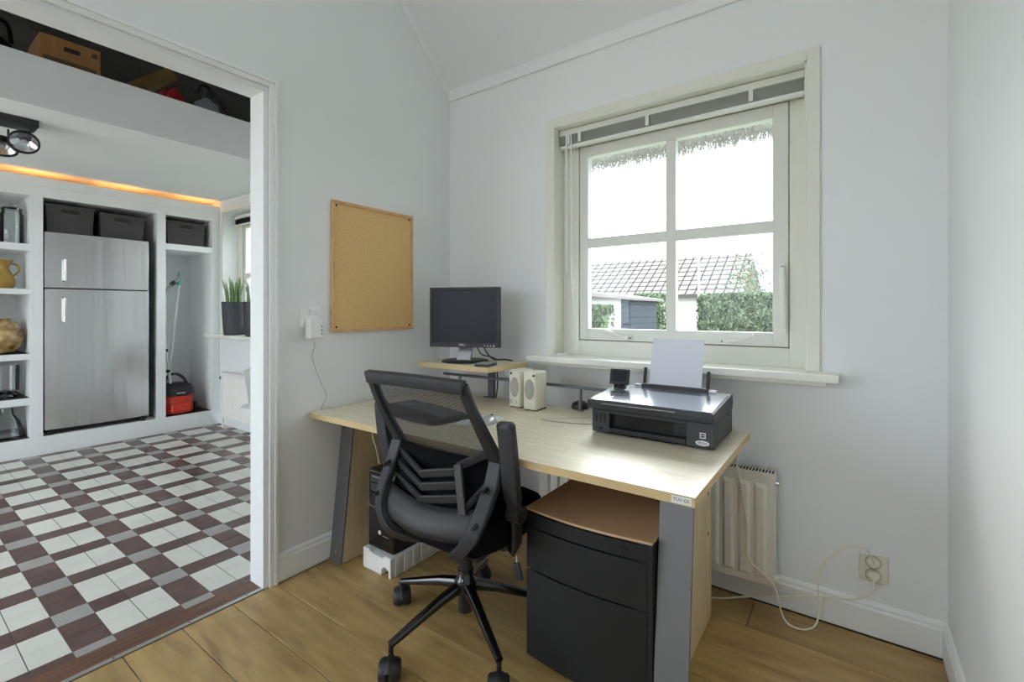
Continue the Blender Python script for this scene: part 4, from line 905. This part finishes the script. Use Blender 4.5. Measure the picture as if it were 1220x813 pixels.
# fridge
t = thing('fridge', 'tall brushed steel two-door fridge in the cabinet niche', 'fridge', (-5.98, 1.34, BZ))
gy0, gy1 = 0.962, 1.716
MB().box(-6.28, U-0.045, gy0, gy1, BZ+0.045, 1.942).build('body', 'dark_grey_plastic', t, bevel=0.003)
for (z0, z1) in ((1.455, 1.945), (0.205, 1.447)):
    n = 16; ys = [gy0+(gy1-gy0)*k/n for k in range(n+1)]
    d_ = MB().prism([(U-0.045, y_, z0) for y_ in ys]+[(U+0.0+0.016*math.cos(((y_-gy0)/(gy1-gy0)-0.5)*PI)-0.010, y_, z0) for y_ in reversed(ys)], (0, 0, z1-z0)).build('door', 'stainless', t, bevel=0.004, smooth=True)
    hz = (1.52, 1.71) if z0 > 1 else (1.15, 1.365)
    h_ = MB().cyl((U+0.035, 1.085, hz[0]), (U+0.035, 1.085, hz[1]), 0.009, n=14).build('handle', 'chrome', d_, smooth=True)
    for z_ in hz: MB().cyl((U-0.005, 1.085-0.004, z_), (U+0.035, 1.085, z_), 0.007, n=10).build('handle_mount', 'steel_dark', d_, smooth=True)
MB().box(-6.2, U-0.06, gy0+0.02, gy1-0.02, BZ, BZ+0.045).build('base_grille', 'dark_gap', t)
for y_ in (gy0+0.04, gy1-0.04): MB().box(U-0.05, U-0.01, y_-0.02, y_+0.02, BZ, BZ+0.03).build('foot', 'dark_gap', t, bevel=0.002)
# storage baskets
def basket(y0, y1, z0, z1, label):
    t = thing('storage_basket', label, 'basket', (-5.90, (y0+y1)/2, z0), 'dark woven storage baskets')
    xf, xb = U-0.045, U-0.30; s_ = 0.012
    b = MB(); tt = 0.006
    b.quadbox([(xf-s_, y0+s_, z0), (xb+s_, y0+s_, z0), (xb+s_, y1-s_, z0), (xf-s_, y1-s_, z0), (xf-s_, y0+s_, z0+tt), (xb+s_, y0+s_, z0+tt), (xb+s_, y1-s_, z0+tt), (xf-s_, y1-s_, z0+tt)])
    b.quadbox([(xf-s_, y0+s_, z0), (xf-s_-tt, y0+s_, z0), (xf-s_-tt, y1-s_, z0), (xf-s_, y1-s_, z0), (xf, y0, z1), (xf-tt, y0, z1), (xf-tt, y1, z1), (xf, y1, z1)])
    b.quadbox([(xb+s_, y0+s_, z0), (xb+s_+tt, y0+s_, z0), (xb+s_+tt, y1-s_, z0), (xb+s_, y1-s_, z0), (xb, y0, z1), (xb+tt, y0, z1), (xb+tt, y1, z1), (xb, y1, z1)])
    for (yy, sg) in ((y0, 1), (y1, -1)):
        b.quadbox([(xf-s_, yy+sg*s_, z0), (xb+s_, yy+sg*s_, z0), (xb+s_, yy+sg*(s_+tt), z0), (xf-s_, yy+sg*(s_+tt), z0), (xf, yy, z1), (xb, yy, z1), (xb, yy+sg*tt, z1), (xf, yy+sg*tt, z1)])
    b.build('shell', 'basket', t)
    # woven front: small raised knots, joined
    b = MB(); nz = 12; ny = 22
    for i in range(nz):
        for j in range(ny):
            if i >= nz-4 and ny*0.34 < j < ny*0.66 and i < nz-1: continue
            fz = (i+0.5)/nz; z_ = z0+0.008+(z1-z0-0.016)*fz; off = (0.5 if i % 2 else 0)
            yy = y0+s_*(1-fz)+0.004+(y1-y0-0.03)*((j+off+0.2)/ny); x_ = xf-s_*(1-fz)
            b.box(x_-0.001, x_+0.004, yy, yy+(y1-y0)/ny*0.62, z_-0.006, z_+0.006)
    o = b.build('weave', 'basket', t); o['kind'] = 'stuff'
    ym = (y0+y1)/2
    MB().box(xf-0.002, xf+0.003, ym-0.062, ym+0.062, z1-0.062, z1-0.030).build('hand_hole', 'dark_gap', t, bevel=0.002)
    b = MB(); b.tube([(xf, y0, z1), (xb, y0, z1), (xb, y1, z1), (xf, y1, z1)], 0.006, 8, closed=True); b.build('rim', 'basket', t)
basket(0.975, 1.305, 1.945, 2.195, 'dark woven basket on top of fridge, the left one')
basket(1.345, 1.690, 1.945, 2.175, 'dark woven basket on top of fridge, the right one')
basket(1.880, 2.235, 1.947, 2.190, 'dark woven basket in the niche above the vacuum cleaner')
# vacuum cleaner
t = thing('vacuum_cleaner', 'red and black canister vacuum cleaner standing in cabinet niche', 'vacuum cleaner', (-5.88, 1.98, BZ))
vx, vy = -5.885, 2.005
b = MB(); b.lathe((vx, vy, BZ+0.012), [(0.150, 0), (0.158, 0.01), (0.158, 0.17), (0.150, 0.185)], 32); b.build('drum', 'red_plastic', t, smooth=True)
MB().box(vx+0.10, vx+0.185, vy-0.10, vy+0.085, BZ+0.03, BZ+0.12).build('front_bumper', 'red_plastic', t, bevel=0.02, seg=3)
MB().lathe((vx, vy, BZ+0.197), [(0.160, 0), (0.166, 0.012), (0.162, 0.06), (0.140, 0.105), (0.08, 0.125), (0.01, 0.13)], 32).build('lid', 'black_plastic', t, smooth=True)
MB().tube(catmull([(vx, vy-0.10, BZ+0.29), (vx, vy-0.08, BZ+0.39), (vx, vy, BZ+0.42), (vx, vy+0.07, BZ+0.37), (vx, vy+0.11, BZ+0.29)], 5), 0.014, 10).build('carry_handle', 'black_plastic', t, smooth=True)
for s_ in (-1, 1):
    MB().cyl((vx+0.04, vy+s_*0.150, BZ+0.055), (vx+0.04, vy+s_*0.178, BZ+0.055), 0.055, n=22).build('wheel', 'black_plastic', t, smooth=True)
MB().box(vx+0.1655, vx+0.168, vy-0.045, vy+0.03, BZ+0.222, BZ+0.238).build('name_print', 'cable_grey', t)
wand = MB().tube([(-5.86, 1.955, BZ+0.30), (-5.86, 1.915, 0.75), (-5.86, 1.868+0.02, 1.25)], 0.015, 12).build('wand', 'chrome', t, smooth=True)
MB().tube(catmull([(-5.86, 1.888, 1.25), (-5.86, 1.90, 1.42), (-5.86, 1.96, 1.53), (-5.86, 2.03, 1.60), (-5.87, 2.05, 1.66)], 5), 0.015, 12).build('wand_bend', 'cable_grey', t, smooth=True)
MB().cyl((-5.86, 1.955, 1.525), (-5.86, 1.99, 1.562), 0.022, n=14).build('hose_collar', 'black_plastic', t, smooth=True)
for z_ in (0.82, 0.60): MB().cyl((-5.86, 1.9275-(z_-0.6)*0.09, z_), (-5.86, 1.9265-(z_-0.6)*0.09, z_+0.03), 0.020, n=14).build('tube_clip', 'black_plastic', t, smooth=True)
t = thing('broom', 'pale broom pole with teal grip leaning in the vacuum niche', 'broom', (-5.95, 2.02, BZ))
MB().cyl((-6.08, 1.975, BZ+0.04), (-5.94, 2.062, 1.62), 0.013, n=12).build('pole', 'white_plastic', t, smooth=True)
MB().cyl((-5.948, 2.057, 1.53), (-5.936, 2.065, 1.68), 0.019, n=14).build('grip', 'teal_plastic', t, smooth=True)
MB().box(-6.24, -6.05, 1.95, 2.00, BZ+0.002, BZ+0.05).build('head', 'dark_grey_plastic', t, bevel=0.004)

# shelf decor (left niches, cut by the frame edge)
def vase(name, label, cat, x, y, z, profile, m, extra=None):
    t = thing(name, label, cat, (x, y, z))
    MB().lathe((x, y, z), profile, 32, caps=False).build('body', m, t, smooth=True)
    if extra: extra(t)
    return t
def lid(x, y, z, r): return lambda t: (MB().lathe((x, y, z), [(r, 0), (r, 0.012), (r*0.6, 0.03), (0.012, 0.035), (0.014, 0.05), (0.002, 0.058)], 24).build('lid', 'jar_glass', t, smooth=True))
def jarprof(r, h): return [(0.002, 0.004), (r*0.95, 0.004), (r, 0.012), (r, h*0.86), (r*0.86, h*0.93), (r*0.86, h), (r*0.82, h), (r*0.82, h*0.93), (r*0.96, h*0.85), (r*0.96, 0.014), (0.002, 0.012)]
vase('glass_jar', 'clear glass lidded jar on top shelf of the left niche', 'jar', -5.90, 0.79, 1.824, jarprof(0.075, 0.30), 'jar_glass', lid(-5.90, 0.79, 2.124, 0.066))
vase('gold_vase', 'gold ribbed pitcher vase on the second shelf', 'vase', -5.90, 0.745, 1.439,
     [(0.002, 0), (0.052, 0.0), (0.066, 0.03), (0.070, 0.07), (0.055, 0.12), (0.034, 0.16), (0.030, 0.185), (0.045, 0.225), (0.058, 0.25), (0.054, 0.25), (0.026, 0.185), (0.002, 0.16)], 'gold_ceramic',
     lambda t: MB().tube(catmull([(-5.90, 0.79, 1.66), (-5.90, 0.825, 1.645), (-5.90, 0.835, 1.60), (-5.90, 0.80, 1.555)], 5), 0.008, 8).build('handle', 'gold_ceramic', t, smooth=True))
vase('round_vase', 'round amber and cream patterned glass vase on third shelf', 'vase', -5.90, 0.735, 0.884,
     [(0.002, 0), (0.05, 0.0), (0.09, 0.025), (0.126, 0.09), (0.134, 0.15), (0.122, 0.21), (0.09, 0.262), (0.056, 0.285), (0.056, 0.30), (0.048, 0.30), (0.05, 0.28), (0.002, 0.25)], 'amber_glass')
vase('glass_cylinder', 'tall clear glass cylinder vase on the fourth shelf', 'vase', -5.92, 0.755, 0.505, [(0.002, 0.006), (0.07, 0.0), (0.072, 0.02), (0.030, 0.045), (0.085, 0.06), (0.088, 0.27), (0.084, 0.27), (0.080, 0.065), (0.002, 0.055)], 'jar_glass')
vase('glass_carafe', 'wide-based clear glass carafe on bottom shelf', 'carafe', -5.90, 0.755, BZ+0.001, [(0.002, 0.004), (0.12, 0.004), (0.125, 0.02), (0.085, 0.14), (0.05, 0.20), (0.045, 0.25), (0.040, 0.25), (0.045, 0.20), (0.08, 0.135), (0.118, 0.02), (0.002, 0.012)], 'jar_glass')

# ceiling spot
sx, sy, sz = -4.27, 0.60, 2.465
t = thing('ceiling_spot', 'black double ceiling spotlight on the kitchen ceiling', 'spotlight', (sx, sy, sz-0.06))
MB().box(sx-0.10, sx+0.06, sy-0.09, sy+0.085, sz-0.045, sz).build('mount_box', 'black_plastic', t, bevel=0.002)
for k, yy in enumerate((sy+0.030, sy-0.055)):
    c_ = Vector((sx-0.02-0.09*k, yy, sz-0.13-0.035*k)); dr = Vector((0.75, -0.18, -0.62)).normalized() if k == 0 else Vector((0.45, -0.1, -0.9)).normalized()
    hd = MB().lathe(c_-dr*0.03, [(0.025, -0.02), (0.055, -0.01), (0.075, 0.035), (0.075, 0.055), (0.066, 0.055), (0.064, 0.045)], 26, axis=dr, caps=False).build('lamp_head', 'black_plastic', t, smooth=True)
    MB().lathe(c_-dr*0.03, [(0.064, 0.044), (0.038, 0.018), (0.012, 0.008), (0.002, 0.006)], 26, axis=dr, caps=False).build('reflector', 'chrome', hd, smooth=True)
    MB().lathe(c_-dr*0.03, [(0.013, 0.014), (0.013, 0.032), (0.002, 0.036)], 14, axis=dr).build('bulb', 'silver_plastic', hd, smooth=True)
    MB().tube([c_+Vector((-0.03, 0.03, 0.02)), c_+Vector((-0.03, 0.03, 0.088+0.035*k))], 0.006, 8).build('swivel_arm', 'black_plastic', hd, smooth=True)

# ------------------------------------------------------------ loft things
LZ = 2.70
t = thing('cardboard_box', 'brown cardboard moving box with hand hole on the loft', 'box', (-4.3, 0.83, LZ))
b = MB(); bx0, bx1, by0, by1, bz1 = -4.55, -4.20, 0.685, 0.985, 3.035
for (a, c, e, f) in ((bx1-0.006, bx1, by0, by1), (bx0, bx0+0.006, by0, by1), (bx0+0.006, bx1-0.006, by0, by0+0.006), (bx0+0.006, bx1-0.006, by1-0.006, by1)): b.box(a, c, e, f, LZ, bz1)
b.box(bx0, bx1, by0, by1, LZ, LZ+0.006); b.build('carton', 'cardboard', t)
MB().box(bx1-0.001, bx1+0.0008, 0.80, 0.88, bz1-0.075, bz1-0.045).build('hand_hole', 'dark_gap', t, bevel=0.0005)
MB().box(bx1, bx1+0.0006, 0.70, 0.965, bz1-0.165, bz1-0.135).build('print_band', 'cardboard_print', t)
MB().cyl((bx1, 0.955, bz1-0.045), (bx1+0.0006, 0.955, bz1-0.045), 0.018, n=16).build('print_mark', 'cardboard_print', t)
b = MB(); rings = []
rnd = random.Random(4)
for k in range(9):
    a = k/8*PI; s_ = max(math.sin(a), 0.12)
    rings.append([Vector((-4.60+0.13*s_*math.cos(2*PI*j/16)*(1+0.15*rnd.random()), 0.53+0.11*s_*math.sin(2*PI*j/16)*(1+0.15*rnd.random()), LZ+0.19-0.19*math.cos(a))) for j in range(16)])
tb = thing('duffel_bag', 'black slumped bag left of the cardboard box on loft', 'bag', (-4.60, 0.53, LZ))
b.ring_sweep(rings); b.build('bag_body', 'black_fabric', tb, smooth=True)
MB().tube(catmull([(-4.56, 0.46, LZ+0.34), (-4.54, 0.48, LZ+0.45), (-4.54, 0.58, LZ+0.46), (-4.56, 0.61, LZ+0.34)], 5), 0.012, 8).build('strap', 'black_fabric', tb, smooth=True)
b = MB(); rings = []
for k in range(9):
    a = k/8*PI/2; s_ = max(math.cos(a), 0.1)
    rings.append([Vector((-4.25+0.15*s_*math.cos(2*PI*j/18), 1.41+0.14*s_*math.sin(2*PI*j/18), LZ+0.23*math.sin(a)+0.02*math.sin(3*j+k))) for j in range(18)])
tb = thing('red_bundle', 'red cloth bundle lying on the loft between box and jerrycan', 'bundle', (-4.25, 1.41, LZ))
b.ring_sweep(rings); b.build('cloth', 'red_cloth', tb, smooth=True)
MB().tube(catmull([(-4.12, 1.34, LZ+0.10), (-4.14, 1.40, LZ+0.22), (-4.2, 1.47, LZ+0.20)], 5), 0.010, 8).build('tie', 'red_cloth', tb, smooth=True)
t = thing('spray_canister', 'grey pressure sprayer bottle with black pump head on loft', 'sprayer', (-4.2, 1.645, LZ))
MB().lathe((-4.2, 1.645, LZ), [(0.085, 0), (0.092, 0.015), (0.092, 0.16), (0.080, 0.205), (0.035, 0.235), (0.03, 0.25)], 26).build('tank', 'grey_canister', t, smooth=True)
MB().lathe((-4.2, 1.645, LZ+0.25), [(0.036, 0), (0.036, 0.05), (0.02, 0.06), (0.02, 0.085)], 16).build('pump', 'black_plastic', t, smooth=True)
MB().tube(catmull([(-4.2, 1.58, LZ+0.29), (-4.2, 1.595, LZ+0.345), (-4.2, 1.645, LZ+0.355), (-4.2, 1.69, LZ+0.33), (-4.2, 1.70, LZ+0.28)], 5), 0.014, 8).build('handle', 'black_plastic', t, smooth=True)
MB().tube(catmull([(-4.18, 1.70, LZ+0.29), (-4.16, 1.76, LZ+0.20), (-4.14, 1.84, LZ+0.10), (-4.13, 1.90, LZ+0.01)], 6), 0.010, 8).build('hose', 'cable_black', t, smooth=True)
# diagonal timber brace and rafters on the loft
tag(MB().obox((-4.95, 1.28, 3.04), (0.09, 0.12, 1.0), RX(-0.85)).build('timber_brace', 'timber', bevel=0.003), 'diagonal wooden roof brace at the back of the loft', 'beam')

# white bucket seat chair mostly hidden by the door post
t = thing('tub_chair', 'white moulded chair under kitchen window, mostly hidden by door post', 'chair', (-3.97, 2.02, 0))
rows = []
for k in range(9):
    a = k/8; z_ = 0.46+0.36*a
    rows.append([(-3.97+(0.20+0.07*a)*math.cos(u), 2.02+(0.20+0.05*a)*math.sin(u), z_-(0.10*a*(1-math.sin(u)) if math.sin(u) < 1 else 0)*0.6) for u in [math.radians(-20+220*j/16) for j in range(17)]])
MB().sheet(rows).build('shell', 'white_plastic', t, smooth=True, solid=0.008)
MB().lathe((-3.97, 2.02, 0.43), [(0.12, 0), (0.20, 0.02), (0.20, 0.035), (0.01, 0.03)], 24).build('seat', 'white_plastic', t, smooth=True)
for k in range(4):
    a = PI/4+PI/2*k; MB().cyl((-3.97+0.13*math.cos(a), 2.02+0.13*math.sin(a), 0), (-3.97+0.1*math.cos(a), 2.02+0.1*math.sin(a), 0.435), 0.010, 0.014, n=10).build('leg', 'timber', t, smooth=True)

# ------------------------------------------------------------ outside
g_ = MB().box(-60, 60, 3.0, 90, -0.42, -0.40); struct(g_.build('ground', 'grass'))
struct(MB().box(-60, 60, -60, -2.8, -0.42, -0.40).build('ground_rear', 'paving'))
# thatched eave overhanging the window
t = thing('thatched_eave', 'overhanging thatched roof edge above the window outside', 'roof', (-1, 3.0, 2.25))
MB().prism([(-2.2, 2.56, 2.62), (-2.2, 2.98, 2.275), (-2.2, 3.06, 2.30), (-2.2, 2.60, 3.10)], (4.2, 0, 0)).build('thatch_body', 'thatch', t)
rnd = random.Random(9); b = MB()
for k in range(5200):
    x = rnd.uniform(-2.19, 0.8); y = rnd.uniform(2.94, 3.06); ln = rnd.uniform(0.03, 0.10); z = 2.30
    p = Vector((x, y, z)); e = p+Vector((rnd.uniform(-0.02, 0.02), rnd.uniform(-0.015, 0.03), -ln)); r_ = 0.0016
    i = len(b.v); b.v += [p+Vector((-r_, 0, 0)), p+Vector((r_, 0, 0)), e+Vector((r_*0.6, 0.002, 0)), e+Vector((-r_*0.6, 0.002, 0))]; b.f.append((i, i+1, i+2, i+3))
o = b.build('straw_fringe', 'thatch', t); o['kind'] = 'stuff'
F_ = 561.7; A_ = 0.6226
def pix(px, py, d):
    a = (px-610.4)/F_; v = -(py-370.75)/F_
    return Vector(((-math.sin(A_)+a*math.cos(A_))*d, (math.cos(A_)+a*math.sin(A_))*d, 1.25+v*d))
# far house with tiled roof
house = thing('neighbour_house', 'low neighbouring house with pale tiled roof beyond the hedge', 'house', (-13, 25, -0.4))
hw0, hw1, hy0, hy1 = -22.0, -4.0, 22.0, 28.0
ez, rz_ = 2.05, 4.05
MB().box(hw0, hw1, hy0, hy1, -0.4, ez).build('wall', 'garden_wall', house)
MB().prism([(hw0-0.2, hy0-0.3, ez-0.1), (hw0-0.2, (hy0+hy1)/2, rz_), (hw0-0.2, hy1+0.3, ez-0.1), (hw0-0.2, hy1+0.3, ez-0.18), (hw0-0.2, hy0-0.3, ez-0.18)], (hw1-hw0+0.4, 0, 0)).build('roof', 'roof_gap_shade', house)
sl = (rz_-ez+0.1)/((hy0+hy1)/2-hy0+0.3); nrow = 9; 
proto = None
cnt = 0; restb = MB()
for r in range(nrow):
    f0 = r/nrow; f1 = (r+0.86)/nrow
    ya = hy0-0.3+((hy0+hy1)/2-hy0+0.3)*f0; yb_ = hy0-0.3+((hy0+hy1)/2-hy0+0.3)*f1
    za = ez-0.1+(rz_-ez+0.1)*f0; zb = ez-0.1+(rz_-ez+0.1)*f1
    x = hw0
    while x < hw1:
        P_ = [(x+0.02, ya-0.03, za+0.03), (x+0.34, ya-0.03, za+0.03), (x+0.34, yb_, zb+0.015), (x+0.02, yb_, zb+0.015), (x+0.02, ya-0.03, za+0.07), (x+0.34, ya-0.03, za+0.07), (x+0.34, yb_, zb+0.04), (x+0.02, yb_, zb+0.04)]
        restb.quadbox(P_)
        x += 0.40
o = restb.build('roof_tiles', 'roof_tile', house); o['kind'] = 'stuff'
gd = MB().box(-6.75, -5.55, hy0-0.06, hy0, -0.4, 1.7).build('garage_door', 'garden_wall', house)
for z_ in (0.2, 0.7, 1.2): MB().box(-6.7, -5.6, hy0-0.075, hy0-0.06, z_, z_+0.02).build('door_groove', 'paving', gd)
MB().cyl((-5.42, hy0-0.35, -0.4), (-5.42, hy0-0.35, 3.9), 0.05, n=10).build('downpipe', 'paving', house)
# shed
t = thing('garden_shed', 'small blue-grey board shed with sloping roof left in the window view', 'shed', (-4.9, 12, -0.4))
c0 = pix(737, 390, 11.0); c1 = pix(752, 390, 11.0)
s0 = Vector((c0.x, c0.y, -0.4)); s1 = Vector((c1.x, c1.y, -0.4))
z = -0.4
while z < 1.52:
    MB().box(s0.x, s1.x, s1.y, s1.y+1.8, z, z+0.145).build('board', 'shed_wood', t); MB().box(s0.x, s1.x, s1.y-0.02, s1.y, z, z+0.11).build('board', 'shed_wood', t); z += 0.15
MB().prism([(s0.x-0.75, s1.y-0.2, 1.62), (s1.x+0.12, s1.y-0.2, 1.50), (s1.x+0.12, s1.y-0.2, 1.56), (s0.x-0.75, s1.y-0.2, 1.72)], (0, 2.2, 0)).build('shed_roof', 'roof_tile', t)
# hedges: leafy boxes made of many leaves
def hedge(label, x0, x1, y0, y1, z1, n, seed, name='hedge'):
    rnd = random.Random(seed)
    t = thing(name, label, 'hedge', ((x0+x1)/2, (y0+y1)/2, -0.4), 'hedges outside the window')
    MB().box(x0+0.08, x1-0.08, y0+0.10, y1-0.1, -0.4, z1-0.14).build('inner_growth', 'leaf', t)
    b = MB()
    for k in range(n):
        u = rnd.random()
        if u < 0.65: p = Vector((rnd.uniform(x0, x1), y0+rnd.uniform(-0.04, 0.14), rnd.uniform(0.4, z1)))
        elif u < 0.88: p = Vector((rnd.uniform(x0, x1), rnd.uniform(y0, y1), z1+rnd.uniform(-0.12, 0.06)))
        else: p = Vector((rnd.choice((x0, x1))+rnd.uniform(-0.05, 0.05), rnd.uniform(y0, y1), rnd.uniform(0.4, z1)))
        R = Euler((rnd.uniform(0, 6.3), rnd.uniform(0, 6.3), rnd.uniform(0, 6.3))).to_matrix(); s_ = rnd.uniform(0.03, 0.065)
        i = len(b.v); b.v += [p+R@Vector(c_)*s_ for c_ in ((-1, 0, 0), (0, -0.6, 0.15), (1, 0, 0), (0, 0.6, 0.15))]; b.f.append((i, i+1, i+2, i+3))
    o = b.build('foliage', 'hedge_leaf', t); o['kind'] = 'stuff'
hL0 = pix(753, 380, 14.0); hL1 = pix(788, 380, 14.0); hR0 = pix(833, 380, 11.0); hR1 = pix(960, 380, 11.0)
hedge('clipped green hedge left of garden gap, beside the shed', hL0.x, hL1.x+0.1, hL0.y, hL0.y+0.8, 1.25+18/F_*14, 5000, 11)
hedge('long green hedge in the right half of window view', hR0.x, hR1.x, hR0.y, hR0.y+0.9, 1.25+17/F_*11.4, 14000, 12)
hedge('pale bush left of the shed near window edge', pix(690, 380, 9).x, pix(714, 380, 9).x, pix(714, 380, 9).y, pix(714, 380, 9).y+0.7, 1.30, 2500, 13, 'bush')
t = thing('garden_tree', 'thin pale tree beside the tiled roof end outside', 'tree', (pix(893, 335, 17).x, pix(893, 335, 17).y, -0.4))
tp_ = pix(893, 335, 17); rnd = random.Random(21)
MB().cyl((tp_.x, tp_.y, -0.4), (tp_.x, tp_.y, tp_.z+0.3), 0.07, 0.03, n=10).build('trunk', 'timber', t, smooth=True)
for k in range(7):
    a = k*0.9; MB().cyl((tp_.x, tp_.y, tp_.z-0.5+0.11*k), (tp_.x+0.5*math.cos(a), tp_.y+0.5*math.sin(a), tp_.z-0.15+0.11*k), 0.02, 0.008, n=6).build('branch', 'timber', t)
b = MB()
for k in range(420):
    p = Vector((rnd.gauss(0, 0.36), rnd.gauss(0, 0.36), rnd.gauss(0.05, 0.36)))+tp_; R = Euler((rnd.uniform(0, 6.3), rnd.uniform(0, 6.3), 0)).to_matrix(); s_ = rnd.uniform(0.04, 0.08)
    i = len(b.v); b.v += [p+R@Vector(c_)*s_ for c_ in ((-1, 0, 0), (0, -0.6, 0.15), (1, 0, 0), (0, 0.6, 0.15))]; b.f.append((i, i+1, i+2, i+3))
o = b.build('foliage', 'hedge_leaf', t); o['kind'] = 'stuff'
# overhead wire
wa = pix(640, 204, 14); wb = pix(980, 248, 14)
t = thing('overhead_wire', 'thin overhead wire crossing the sky outside the window', 'wire', (wa.x, wa.y, -0.4))
MB().tube([wa.lerp(wb, k/8)+Vector((0, 0, -0.12*math.sin(k/8*PI))) for k in range(9)], 0.012, 6).build('cable', 'wire', t, smooth=True)
for e_ in (wa, wb): MB().cyl((e_.x, e_.y, -0.4), (e_.x, e_.y, e_.z+0.1), 0.09, 0.07, n=12).build('pole', 'timber', t, smooth=True)
